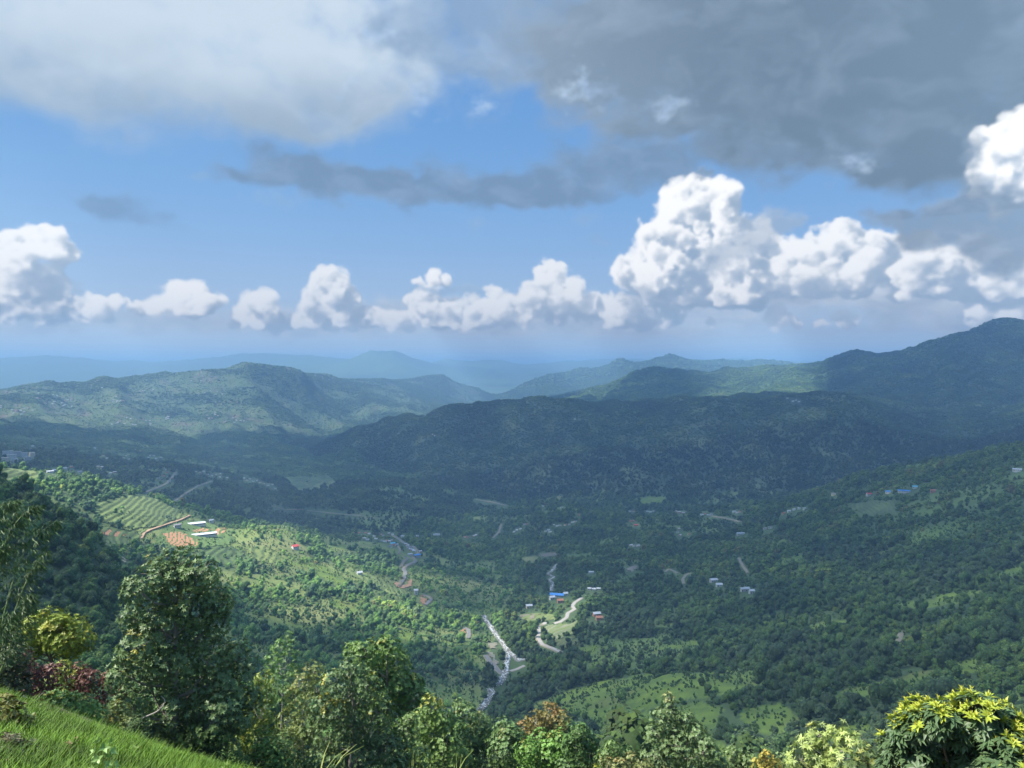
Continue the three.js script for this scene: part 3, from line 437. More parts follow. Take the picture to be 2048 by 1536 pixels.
{
  const P = new Float32Array(NA * NV * 3), K = new Float32Array(NA * NV * 3), owner = new Uint8Array(NA * NV);
  for (let j = 0; j < NV; j++) {
    const D = Math.exp(V0 + (V1 - V0) * j / (NV - 1));
    for (let i = 0; i < NA; i++) {
      const a = -A1 + 2 * A1 * i / (NA - 1), k = j * NA + i, x = D * Math.sin(a), z = -D * Math.cos(a), p = placeOf(a, D);
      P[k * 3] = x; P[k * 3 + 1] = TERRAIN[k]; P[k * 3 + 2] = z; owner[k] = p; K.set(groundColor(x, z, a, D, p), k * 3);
    }
  }
  const N = new Float32Array(NA * NV * 3), u = new THREE.Vector3(), w = new THREE.Vector3();
  for (let j = 0; j < NV; j++) for (let i = 0; i < NA; i++) {
    const e = (ii, jj) => (clamp(jj, 0, NV - 1) * NA + clamp(ii, 0, NA - 1)) * 3, l = e(i - 1, j), r = e(i + 1, j), n = e(i, j - 1), f = e(i, j + 1);
    u.set(P[r] - P[l], P[r + 1] - P[l + 1], P[r + 2] - P[l + 2]); w.set(P[f] - P[n], P[f + 1] - P[n + 1], P[f + 2] - P[n + 2]); u.cross(w).normalize(); N.set([u.x, u.y, u.z], (j * NA + i) * 3);
  }
  for (let pl = 0; pl < PLACES.length; pl++) {
    const map = new Int32Array(NA * NV).fill(-1), pos = [], nor = [], col = [], uv = [], idx = [];
    const vert = (k) => { if (map[k] < 0) { map[k] = pos.length / 3; pos.push(P[k * 3], P[k * 3 + 1], P[k * 3 + 2]); nor.push(N[k * 3], N[k * 3 + 1], N[k * 3 + 2]); col.push(K[k * 3], K[k * 3 + 1], K[k * 3 + 2]); uv.push(P[k * 3], P[k * 3 + 2]); } return map[k]; };
    for (let j = 0; j < NV - 1; j++) for (let i = 0; i < NA - 1; i++) {
      const k = j * NA + i; if (owner[k] !== pl) continue;
      const a = vert(k), b = vert(k + 1), c = vert(k + NA), d = vert(k + NA + 1);
      idx.push(a, b, d, a, d, c);
    }
    if (!idx.length) continue;
    const g = new THREE.BufferGeometry();
    g.setAttribute('position', new THREE.Float32BufferAttribute(pos, 3)); g.setAttribute('normal', new THREE.Float32BufferAttribute(nor, 3)); g.setAttribute('color', new THREE.Float32BufferAttribute(col, 3)); g.setAttribute('uv', new THREE.Float32BufferAttribute(uv, 2)); g.setIndex(idx);
    tag(put(LAND_INFO[pl][0], g, landMat), LAND_INFO[pl][1], null, null, 'structure');
  }
  // the rest of the horizon, outside the view: the same slopes mirrored round
  const pos = [], idx = [], col = [], MA = 90, MV = 120;
  for (let j = 0; j < MV; j++) { const v = V0 + (V1 - V0) * j / (MV - 1), D = Math.exp(v); for (let i = 0; i < MA; i++) { const a = A1 + (2 * Math.PI - 2 * A1) * i / (MA - 1), s = i / (MA - 1), b = A1 - 2 * A1 * s; pos.push(D * Math.sin(a), ground(b, v) , -D * Math.cos(a)); col.push(0.04, 0.07, 0.022); } }
  for (let j = 0; j < MV - 1; j++) for (let i = 0; i < MA - 1; i++) { const k = j * MA + i; idx.push(k, k + 1, k + MA + 1, k, k + MA + 1, k + MA); }
  const c0 = pos.length / 3; pos.push(0, -1.75, 0); col.push(0.06, 0.08, 0.02);
  for (let i = 0; i < MA - 1; i++) idx.push(c0, i + 1, i);
  const g = new THREE.BufferGeometry(); g.setAttribute('position', new THREE.Float32BufferAttribute(pos, 3)); g.setAttribute('color', new THREE.Float32BufferAttribute(col, 3)); g.setAttribute('uv', new THREE.Float32BufferAttribute(new Float32Array(pos.length / 3 * 2), 2)); g.setIndex(idx); g.computeVertexNormals();
  tag(put('ground', g, landMat), 'hill ground behind and beside the viewpoint', null, null, 'structure');
}
// ------------------------------------------------------------------ the low clouds overhead, whose shade lies in patches on the hills
const SUNNY = [                                                                   // sunlit patches, and the hill each lies on
  [[2, 1, 3], pairs('-60,915 90,928 200,962 330,998 450,1050 520,1046 640,1056 700,1092 765,1112 835,1150 885,1195 960,1245 1080,1220 1130,1190 1215,1185 1210,1245 1140,1292 1070,1296 1020,1345 965,1318 880,1312 830,1304 760,1292 700,1256 560,1236 500,1200 440,1172 330,1150 262,1112 205,1062 100,987 -60,962')],
  [[6], pairs('-100,700 1000,700 1000,900 640,905 560,918 505,934 425,922 345,884 250,870 150,860 105,892 78,892 56,850 -100,834')],
  [[4], pairs('560,870 660,850 680,885 600,915')],
  [[7], pairs('1372,812 1402,790 1440,752 1470,720 1700,690 1735,725 1690,765 1640,800 1560,812')],
  [[7], pairs('1130,812 1150,780 1210,755 1262,745 1250,790')],
  [[8], pairs('2004,808 2100,790 2100,830 2012,838')],
  [[8], pairs('1990,630 2200,640 2200,680 2020,668')],
  [[9], pairs('900,700 1700,700 1700,800 900,830')],
  [[10], pairs('600,680 2100,680 2100,830 850,830')],
  [[5], pairs('804,818 846,826 858,840 820,842')],
];
const sunnyAt = (x, y, place) => SUNNY.some(([pl, poly]) => pl.includes(place) && inside(poly, x, y));
function shaded(x, y, z) {
  const D = Math.hypot(x, z), a = Math.atan2(x, -z);
  if (Math.abs(a) > 0.72 || D > 15000) return false;
  const [px, py] = toPixel(x, y, z), place = placeOf(a, D);
  if (D < 330) return px < 560 + fbm(x / 60, z / 60, 2) * 120 && D > 26;
  const j = D < 2400 ? 10 : 14, wob = fbm(x / (D * 0.06) + 5, z / (D * 0.06), 3);
  if (sunnyAt(px + wob * j * 1.6, py + wob * j * 0.5, place)) return false;
  return true;
}
{
  const r = rng(77), geo = new THREE.IcosahedronGeometry(1, 3), p = geo.attributes.position;
  for (let i = 0; i < p.count; i++) { const s = 1 + 0.28 * fbm3(p.getX(i) * 2.2 + 4, p.getY(i) * 2.2, p.getZ(i) * 2.2, 3); p.setXYZ(i, p.getX(i) * s, p.getY(i) * s * 0.7, p.getZ(i) * s); }
  geo.computeVertexNormals();
  const mat = new THREE.MeshPhysicalMaterial({ name: 'cloud', color: lin(0.985, 0.99, 1.0), roughness: 0.58, transmission: 0.96, thickness: 0, specularIntensity: 0 });
  const thin = mat.clone(); thin.name = 'thin cloud'; thin.roughness = 0.47;
  const list = [], veils = [];
  const sweep = (step, d0, d1, x0, x1, z0, z1, CLOUD) => {
    for (let x = x0; x < x1; x += step) for (let z = z0; z < z1; z += step) {
      const cx = x + (r() - 0.5) * step * 0.5, cz = z + (r() - 0.5) * step * 0.5;
      let y = -350, gx, gz; for (let i = 0; i < 4; i++) { const k = (CLOUD - y) / SUN.y; gx = cx - SUN.x * k; gz = cz - SUN.z * k; y = Math.abs(Math.atan2(gx, -gz)) > A1 ? -300 : groundXZ(gx, gz); }
      const D = Math.hypot(gx, gz); if (D < d0 || D >= d1 || Math.abs(Math.atan2(gx, -gz)) > 0.74) continue;
      if (shaded(gx, y, gz)) { const up = (r() - 0.5) * step * 0.5, k = up / SUN.y; const [fx, fy] = toPixel(cx + SUN.x * k, CLOUD + up - step, cz + SUN.z * k); if (fx > -120 && fx < 2170 && fy > -60) continue; const pl = placeOf(Math.atan2(gx, -gz), D); ((pl === 3 && D < 900) || pl === 1 || D < 330 ? veils : list).push([cx + SUN.x * k, CLOUD + up, cz + SUN.z * k, step * (0.74 + 0.22 * r()), r() * 6.28]); }
    }
  };
  sweep(46, 24, 900, -5200, 1200, -3200, 2200, 3400);
  sweep(80, 900, 2400, -6400, 1200, -5000, 2200, 3400);
  sweep(170, 2400, 5200, -9000, 3000, -8000, 2500, 3800);
  sweep(220, 5200, 7400, -16000, 6000, -14000, 2500, 5200);
  const M = new THREE.Matrix4(), q = new THREE.Quaternion(), up = new THREE.Vector3(0, 1, 0), s = new THREE.Vector3(), t = new THREE.Vector3();
  for (const [l, mt, label] of [[list, mat, 'broken low clouds high overhead, left of the view, shading the valley'], [veils, thin, 'thin low cloud overhead, dimming the sun on the right slope and the viewpoint']]) {
    const m = new THREE.InstancedMesh(geo, mt, l.length);
    l.forEach(([x, y, z, k, b], i) => m.setMatrixAt(i, M.compose(t.set(x, y, z), q.setFromAxisAngle(up, b), s.set(k, k, k))));
    m.name = numbered('cloud'); m.castShadow = m.receiveShadow = true; scene.add(m); tag(m, label, null, null, 'stuff');
  }
  let seen = 0; for (const [x, y, z] of list) { const [px, py] = toPixel(x, y, z); if (px > -20 && px < 2068 && py > -20) seen++; }
  console.log('cloud puffs', list.length, 'in frame', seen);
}
// ------------------------------------------------------------------ roads, water, soil and terraces laid on the land
const std = (name, r, g, b, rough = 0.9, extra = {}) => new THREE.MeshStandardMaterial({ name, color: lin(r, g, b), roughness: rough, ...extra });
const ROADMAT = { asphalt: std('asphalt', 0.15, 0.15, 0.15), concrete: std('concrete', 0.32, 0.30, 0.27), dust: std('dust', 0.22, 0.20, 0.15), earth: std('earth', 0.40, 0.27, 0.16) };
const vergeMat = std('verge', 0.20, 0.18, 0.12), lineMat = std('paint', 0.55, 0.54, 0.5);
function geom(pos, idx, col) { const g = new THREE.BufferGeometry(); g.setAttribute('position', new THREE.Float32BufferAttribute(pos, 3)); if (col) g.setAttribute('color', new THREE.Float32BufferAttribute(col, 3)); g.setAttribute('uv', new THREE.Float32BufferAttribute(new Float32Array(pos.length / 3 * 2).map((_, i) => pos[Math.floor(i / 2) * 3 + (i % 2 ? 2 : 0)]), 2)); g.setIndex(idx); g.computeVertexNormals(); return g; }
function smoothLine(pts, n) { return new THREE.CatmullRomCurve3(pts, false, 'centripetal').getSpacedPoints(n); }
function ribbon(line, w, lift, drop, shift = 0) {                                  // a bed of even width with short banks at its sides
  const pos = [], idx = [];
  line.forEach((p, i) => {
    const a = line[Math.max(0, i - 1)], b = line[Math.min(line.length - 1, i + 1)], l = Math.hypot(b.x - a.x, b.z - a.z) || 1, nx = -(b.z - a.z) / l, nz = (b.x - a.x) / l;
    const cx = p.x + nx * shift, cz = p.z + nz * shift;
    const e = [-1, 1].map((s) => [cx + nx * s * w / 2, cz + nz * s * w / 2]), y = Math.max(p.y, ...e.map(([x, z]) => lerp(p.y, groundXZ(x, z), 0.6))) + lift;
    pos.push(e[0][0] - nx * drop * 0.5, y - drop, e[0][1] - nz * drop * 0.5, e[0][0], y, e[0][1], e[1][0], y, e[1][1], e[1][0] + nx * drop * 0.5, y - drop, e[1][1] + nz * drop * 0.5);
    if (i) for (let k = 0; k < 3; k++) { const o = i * 4 + k; idx.push(o - 4, o - 3, o, o - 3, o + 1, o); }
  });
  return geom(pos, idx);
}
const lineOf = (pts, step = 3) => { const h = along(pts, 6).map((q) => hit(q[0], q[1], 200)); const L = h.reduce((s, p, i) => s + (i ? p.distanceTo(h[i - 1]) : 0), 0); return smoothLine(h, Math.max(6, Math.ceil(L / step))); };
for (const [pts, w, kind, label] of ROADS) {
  const line = lineOf(pts);
  for (let k = 0; k < 3; k++) for (let i = 1; i + 1 < line.length; i++) line[i].y = (line[i - 1].y + line[i].y * 2 + line[i + 1].y) / 4;
  const road = tag(put(kind === 'asphalt' || kind === 'concrete' ? 'road' : 'dirt_track', ribbon(line, w, 0.55, 0.1), ROADMAT[kind]), label, null, null, 'structure');
  put('verge', ribbon(line, w + (kind === 'earth' ? 0.5 : 1.2), 0.45, kind === 'earth' ? 1.0 : 2.0), kind === 'earth' ? std('earth bank', 0.34, 0.19, 0.10) : vergeMat, road);
  if (kind === 'asphalt' && w > 5) put('road_line', ribbon(line, 0.25, 0.57, 0.01), lineMat, road);
}
{ // the stony river: gravel bed, white water, boulders
  const bed = std('gravel', 0.16, 0.16, 0.14), foam = new THREE.MeshStandardMaterial({ name: 'white_water', color: lin(0.44, 0.49, 0.50), roughness: 0.35 });
  const rock = new THREE.IcosahedronGeometry(1, 1), p = rock.attributes.position; for (let i = 0; i < p.count; i++) { const s = 1 + 0.35 * v3(p.getX(i) * 1.7 + 3, p.getY(i) * 1.7, p.getZ(i) * 1.7); p.setXYZ(i, p.getX(i) * s, p.getY(i) * s * 0.7, p.getZ(i) * s); } rock.computeVertexNormals();
  const r = rng(12), rocks = [];
  const names = ['main course of the white stony river in the valley bottom', 'lowest stretch of the stony river before the foreground trees', 'side stream joining the river from the right', 'upper river bend below the shaded hamlet'];
  RIVER.forEach(([pts, w], n) => {
    const line = lineOf(pts, 2.5); for (let k = 0; k < 2; k++) for (let i = 1; i + 1 < line.length; i++) line[i].y = (line[i - 1].y + line[i].y * 2 + line[i + 1].y) / 4;
    const o = tag(put('river', ribbon(line, w, 0.35, 0.6), bed), names[n], null, null, 'structure');
    const pos = [], idx = [];
    line.forEach((q, i) => { const a = line[Math.max(0, i - 1)], b = line[Math.min(line.length - 1, i + 1)], l = Math.hypot(b.x - a.x, b.z - a.z) || 1, nx = -(b.z - a.z) / l, nz = (b.x - a.x) / l, c = 0.32 * w * v3(i * 0.23, n, 0), h = Math.max(0.15, w * (0.10 + 0.15 * v3(i * 0.47, n, 5))); const y = q.y + 0.75 + Math.max(0, groundXZ(q.x + nx * (c + h), q.z + nz * (c + h)) - q.y) * 0.6; pos.push(q.x + nx * (c - h), y, q.z + nz * (c - h), q.x + nx * (c + h), y + 0.05, q.z + nz * (c + h)); if (i) { const k = i * 2; idx.push(k - 2, k - 1, k, k - 1, k + 1, k); } });
    put('white_water', geom(pos, idx), foam, o);
    for (const q of line) for (let k = 0; k < (n === 3 ? 5 : 9); k++) { const x = q.x + (r() - 0.5) * w * 1.1, z = q.z + (r() - 0.5) * w * 1.1; rocks.push([x, Math.max(q.y, lerp(q.y, groundXZ(x, z), 0.6)) + 0.5, z, 0.25 + 1.1 * r() * r() * r() * (n === 3 ? 1.4 : 1.3), r() * 6]); }
  });
  const m = new THREE.InstancedMesh(rock, new THREE.MeshStandardMaterial({ name: 'river rock', color: lin(1, 1, 1), roughness: 0.85 }), rocks.length), M = new THREE.Matrix4(), q = new THREE.Quaternion(), s = new THREE.Vector3(), t = new THREE.Vector3(), ax = new THREE.Vector3(0.3, 0.9, 0.2).normalize();
  rocks.forEach(([x, y, z, k, b], i) => { m.setMatrixAt(i, M.compose(t.set(x, y, z), q.setFromAxisAngle(ax, b), s.set(k, k * 0.9, k))); const g = r() < 0.4 ? 0.36 + 0.28 * r() : 0.07 + 0.2 * r(); m.setColorAt(i, lin(g, g * 0.99, g * 0.93)); });
  m.name = 'river_rocks'; m.castShadow = m.receiveShadow = true; scene.add(tag(m, 'pale boulders and stones scattered along the river bed', null, null, 'stuff'));
}
// a patch of ground draped inside an outline: stepped for terraces, rough for bare soil
const patchMat = new THREE.MeshStandardMaterial({ name: 'field', vertexColors: true, roughness: 0.95, bumpMap: landMat.bumpMap, bumpScale: 0.4 });
function drape(poly, step, shade, lift) {
  const W = poly.map((q) => hit(q[0], q[1], 200)), D = W.reduce((s, p) => s + Math.hypot(p.x, p.z), 0) / W.length, ring = W.map((p) => [Math.atan2(p.x, -p.z), Math.log(Math.hypot(p.x, p.z))]);
  const a0 = Math.min(...ring.map((q) => q[0])), a1 = Math.max(...ring.map((q) => q[0])), b0 = Math.min(...ring.map((q) => q[1])), b1 = Math.max(...ring.map((q) => q[1]));
  const du = clamp(2.2 / D, 0.0009, 0.01), dv = Math.max(1.7 / D, (b1 - b0) / 260), nu = Math.ceil((a1 - a0) / du) + 1, nv = Math.ceil((b1 - b0) / dv) + 1, map = new Int32Array(nu * nv).fill(-1), pos = [], col = [], idx = [];
  const V = (i, j) => {
    const k = j * nu + i; if (map[k] >= 0) return map[k];
    const a = a0 + i * du, v = b0 + j * dv, d = Math.exp(v), x = d * Math.sin(a), z = -d * Math.cos(a); let y = ground(a, v);
    let c;
    if (step) { const q = (y + 1.1 * fbm(x / 55, z / 55, 3)) / step, f = q - Math.floor(q), e = sstep(0.70, 0.98, f); c = shade(x, z, f > 0.58 ? 1 : 0, Math.floor(q)); y += (e - f + 0.62) * step * 0.6; } else c = shade(x, z, 0, 0);
    map[k] = pos.length / 3; pos.push(x, y + lift, z); col.push(...c); return map[k];
  };
  for (let j = 0; j + 1 < nv; j++) for (let i = 0; i + 1 < nu; i++) {
    const a = a0 + (i + 0.5) * du, v = b0 + (j + 0.5) * dv, w = 0.006 * fbm(a * 160, v * 90, 3); if (!inside(ring, a + w, v + w * 2)) continue;
    const p = V(i, j), q = V(i + 1, j), s = V(i, j + 1), t = V(i + 1, j + 1); idx.push(p, q, t, p, t, s);
  }
  return idx.length ? geom(pos, idx, col) : null;
}
for (const [poly, step, tread, riser, label] of TERRACES) {
  const g = drape(poly, step, (x, z, up, n) => { const b = v3(n * 3.7, 1.5, 0), w = fbm(x / 9, z / 9, 3), k = up ? mix3(riser, tread, 0.3 + 0.3 * w) : mix3(tread, riser, clamp(0.16 + 0.42 * b + 0.35 * w + 0.3 * fbm(x / 35 + n * 7, z / 35, 2))); return k; }, 0.4);
  if (g) tag(put('terraced_field', g, patchMat), label, null, null, 'structure');
}
for (const [poly, c, label] of SOILS) {
  const g = drape(poly, 0, (x, z) => { const w = fbm(x / 5, z / 5, 4); return mix3(c, [c[0] * 0.7, c[1] * 0.8, c[2] * 0.85], clamp(0.45 + w)); }, 0.85);
  if (g) tag(put('bare_soil', g, patchMat), label, null, null, 'structure');
}

// ------------------------------------------------------------------ houses and sheds
const WALLS = { white: std('white wall', 0.52, 0.51, 0.48), cream: std('cream wall', 0.62, 0.52, 0.34), grey: std('grey wall', 0.38, 0.37, 0.35), brick: std('brick wall', 0.38, 0.21, 0.15), wood: std('timber wall', 0.22, 0.15, 0.09) };
const ROOFS = { tin: std('tin roof', 0.42, 0.44, 0.46, 0.6), grey: std('weathered tin roof', 0.22, 0.22, 0.22, 0.7), blue: std('blue roof', 0.045, 0.20, 0.52, 0.5), cyan: std('cyan roof', 0.10, 0.42, 0.58, 0.5), red: std('red roof', 0.48, 0.07, 0.06, 0.6), rust: std('rusty roof', 0.30, 0.13, 0.08, 0.8), flat: std('flat concrete roof', 0.45, 0.44, 0.41) };
const darkMat = std('dark opening', 0.03, 0.035, 0.04, 0.4), frameMat = std('frame', 0.5, 0.48, 0.44), postMat = std('post', 0.3, 0.28, 0.25);
const boxAt = (x, y, z, w, h, d) => new THREE.BoxGeometry(w, h, d).translate(x, y, z);
function gable(w, d, rise, over, thick) {                                        // a pitched roof with thickness
  const hw = w / 2 + over, hd = d / 2 + over, s = new THREE.Shape([[-hd, 0], [0, rise], [hd, 0], [hd, -thick], [0, rise - thick], [-hd, -thick]].map(([x, y]) => new THREE.Vector2(x, y)));
  return new THREE.ExtrudeGeometry(s, { depth: 2 * hw, bevelEnabled: false }).translate(0, 0, -hw).rotateY(Math.PI / 2);
}
function gableWall(w, d, h, rise) { const s = new THREE.Shape([[-d / 2, -3], [d / 2, -3], [d / 2, h], [0, h + rise - 0.25], [-d / 2, h]].map(([x, y]) => new THREE.Vector2(x, y))); return new THREE.ExtrudeGeometry(s, { depth: w, bevelEnabled: false }).translate(0, 0, -w / 2).rotateY(Math.PI / 2); }
function house(px, py, o, label, group, category = 'house') {
  const p = hit(px, py, 200), D = Math.hypot(p.x, p.z), { w = 10, d = 7, h = 3.4, rise = 1.8, roof = 'tin', wall = 'white', turn = 0.3, storeys = 1, name = 'house' } = o;
  p.y = Math.max(p.y, groundXZ(p.x + w * 0.35, p.z), groundXZ(p.x - w * 0.35, p.z)) + 0.2;
  const t = thing(name, p, label, category, group); t.rotation.y = turn - Math.atan2(p.x, -p.z);
  if (D > 1150 && storeys === 1) t.scale.setScalar(0.84);
  const H = h * storeys;
  if (roof === 'flat') { put('wall', boxAt(0, H / 2 - 1.5, 0, w, H + 3, d), WALLS[wall], t); put('roof', boxAt(0, H + 0.2, 0, w + 0.8, 0.4, d + 0.8), ROOFS.flat, t); put('parapet', mergeGeometries([boxAt(0, H + 0.75, d / 2, w, 0.7, 0.25), boxAt(0, H + 0.75, -d / 2, w, 0.7, 0.25), boxAt(w / 2, H + 0.75, 0, 0.25, 0.7, d - 0.25), boxAt(-w / 2, H + 0.75, 0, 0.25, 0.7, d - 0.25)]), WALLS[wall], t); } else { put('wall', gableWall(w, d, H, rise), WALLS[wall], t); const r = put('roof', gable(w, d, rise, 0.8, 0.22), ROOFS[roof], t); r.position.y = H + 0.05; }
  if (D < 1700 || storeys > 1) {
    for (let s = 0; s < storeys; s++) for (let k = 0; k < Math.round(w / 3.4); k++) { const x = -w / 2 + (k + 0.5) * w / Math.round(w / 3.4); if (s === 0 && k === 0) { put('door', boxAt(x, 1.05, d / 2 + 0.04, 1.0, 2.1, 0.1), darkMat, t); continue; } const f = put('window', boxAt(x, s * h + 1.7, d / 2 + 0.03, 1.3, 1.2, 0.08), frameMat, t); put('pane', boxAt(x, s * h + 1.7, d / 2 + 0.08, 1.1, 1.0, 0.06), darkMat, f); }
  }
  const c = new THREE.Vector3(); for (const k of [-0.5, 0, 0.5]) for (const y of [0.5, H]) markPoint(KEEP, c.set(p.x + w * k * Math.cos(t.rotation.y), p.y + y, p.z - w * k * Math.sin(t.rotation.y)), D < 1900 ? 1 : 0);
  markPoint(OPEN, p, 2);
  return t;
}
const shedRoof = std('bright tin roof', 0.62, 0.64, 0.66, 0.5);
function longShed(px, py, len, turn, label) {
  const p = hit(px, py, 200); p.y += 0.8; const w = len, d = 8, h = 2.6;
  const t = thing('poultry_shed', p, label, 'shed', null); t.rotation.y = turn;
  put('wall', mergeGeometries([boxAt(0, -0.9, d / 2, w, 3.4, 0.2), boxAt(0, -0.9, -d / 2, w, 3.4, 0.2), boxAt(w / 2, 0.2, 0, 0.2, 5.4, d - 0.2), boxAt(-w / 2, 0.2, 0, 0.2, 5.4, d - 0.2)]), WALLS.white, t);
  for (let i = 0; i <= 10; i++) put('post', boxAt(-w / 2 + w * i / 10, h / 2 + 0.45, d / 2, 0.25, h - 0.7, 0.24), postMat, t);
  put('mesh_screen', boxAt(0, h / 2 + 0.5, d / 2 - 0.12, w - 0.3, h - 0.8, 0.06), darkMat, t);
  const n = Math.round(w / 4); for (let i = 0; i < n; i++) { const r = put('roof_panel', gable(w / n - 0.06, d, 2.0, 0, 0.18), shedRoof, t); r.position.set(-w / 2 + (i + 0.5) * w / n, h + (i % 2 ? 0.0 : 0.02), 0); r.scale.z = 1.14; }
  for (let k = -0.5; k <= 0.5; k += 0.1) for (const y of [0, 2, 4]) markPoint(KEEP, new THREE.Vector3(p.x + w * k * Math.cos(turn), p.y + y, p.z - w * k * Math.sin(turn)), 1);
}
longShed(401, 1073, 45, 0.55, 'longer white roofed shed in front, among orange earth cuttings');
longShed(390, 1051, 30, 0.55, 'shorter white roofed shed standing higher, behind the front shed');
house(354, 1056, { w: 12, d: 7, roof: 'grey', wall: 'grey', turn: 0.5, name: 'shed' }, 'small grey roofed shed at the left end of the upper long shed', null, 'shed');
house(422, 1046, { w: 9, d: 6, roof: 'tin', wall: 'white', turn: 0.55, name: 'shed' }, 'small pale shed at the right end of the upper long shed', null, 'shed');
house(590, 1098, { w: 11, d: 9, roof: 'red', rise: 3, turn: 0.5, name: 'house' }, 'red roofed house alone on the sunlit wooded left slope');
house(719, 1150, { w: 7, d: 6, turn: 0.3, name: 'hut' }, 'small white hut at the top of the pale terraced strip', null, 'hut');
house(832, 1188, { w: 5, d: 5, h: 5, turn: 0.1, name: 'hut' }, 'small white hut beside the orange earth bank and road bend', null, 'hut');
house(1114, 1195, { w: 20, d: 10, h: 4, roof: 'blue', wall: 'grey', turn: -0.15 }, 'large blue roofed house on the knoll above the valley road');
house(1104, 1199, { w: 7, d: 6, roof: 'tin', turn: 0.4 }, 'small white house just left below the large blue roof');
house(1120, 1205, { w: 8, d: 6, roof: 'rust', wall: 'brick', turn: 0.2 }, 'brick house with rusty roof just below the large blue roof');
house(1131, 1191, { w: 6, d: 5, roof: 'tin', turn: 0.2 }, 'small pale roofed house right beside the large blue roof');
house(1058, 1216, { w: 8, d: 6, roof: 'tin', wall: 'cream', turn: 0.2 }, 'lone small pale house among trees left of the blue roof');
for (const [x, y, w] of [[1179, 1180, 6], [1188, 1181, 5.5], [1197, 1180, 6]]) house(x, y, { w, d: 5, h: 2.8, turn: 0.1 * (x % 3) }, 'small white house in the row above the top of the valley road', 'row of houses above the valley road');
house(1193, 1232, { w: 9, d: 6, wall: 'brick', turn: 0.4 }, 'pale roofed brick house at the wood edge right of the valley road');
house(1198, 1240, { w: 8, d: 6, roof: 'rust', wall: 'brick', turn: 0.2 }, 'rusty roofed house below the pale roofed brick house');
house(1427, 1164, { w: 10, d: 7, h: 3, turn: 0.5 }, 'larger of two white roofed houses on the right slope');
house(1438, 1173, { w: 8, d: 6, h: 3, turn: 0.3 }, 'smaller of two white roofed houses on the right slope, lower down');
for (const [x, y] of [[1486, 1183], [1493, 1182], [1503, 1187]]) house(x, y, { w: 6, d: 5, turn: 0.4 }, 'tiny pale hut in the clearing right of the two white roofs', 'tiny huts on the right slope');
house(1182, 1147, { w: 9, d: 5, h: 2.8, turn: 0.2 }, 'long white house in the shaded wood, right of the upper river bend');
house(1481, 1070, { w: 17, d: 7, h: 3, turn: 0.35 }, 'long white roofed building alone in the wood below the houses under the ridge', null, 'building');
house(1738, 992, { w: 10, d: 8, roof: 'red', rise: 2.4, turn: 0.4 }, 'red roofed house high on the shaded right slope');
house(1808, 987, { w: 24, d: 7, h: 3, roof: 'blue', turn: 0.1 }, 'long blue roofed building high on the right slope', null, 'building');
house(1776, 987, { w: 10, d: 6, h: 3, roof: 'blue', turn: 0.1 }, 'short blue roofed house left of the long blue roof');
house(1830, 977, { w: 9, d: 6, h: 3, roof: 'cyan', turn: 0.1 }, 'pale blue roofed house right above the long blue roof');
house(2034, 944, { w: 14, d: 7, h: 3, turn: 0.1 }, 'white roofed building near the right edge, below the slope crest', null, 'building');
house(1667, 991, { w: 9, d: 7, roof: 'grey', wall: 'cream', turn: 0.2 }, 'pale house at the crest of the right slope, left of the red roof');
house(1866, 985, { w: 9, d: 6, roof: 'rust', wall: 'brick', turn: 0.2 }, 'brown roofed house right of the blue roofs on the right slope');
house(834, 1115, { w: 14, d: 10, h: 4, roof: 'blue', wall: 'grey', turn: 0.4 }, 'large blue roofed house at the bend of the winding village road');
house(785, 1090, { w: 11, d: 8, roof: 'cyan', turn: 0.4 }, 'turquoise roofed house in the roadside village');
house(820, 1112, { w: 9, d: 6, turn: 0.3 }, 'white house left of the large blue roof by the winding road');
house(805, 1074, { w: 10, d: 7, h: 3, turn: 0.1 }, 'larger white house on the fallow field above the roadside village');
house(871, 1071, { w: 12, d: 6, turn: 0.2, wall: 'white' }, 'white house alone right of the roadside village fields');
house(877, 1071, { w: 7, d: 6, turn: 0.2 }, 'small white hut beside the lone white house right of the village', null, 'hut');
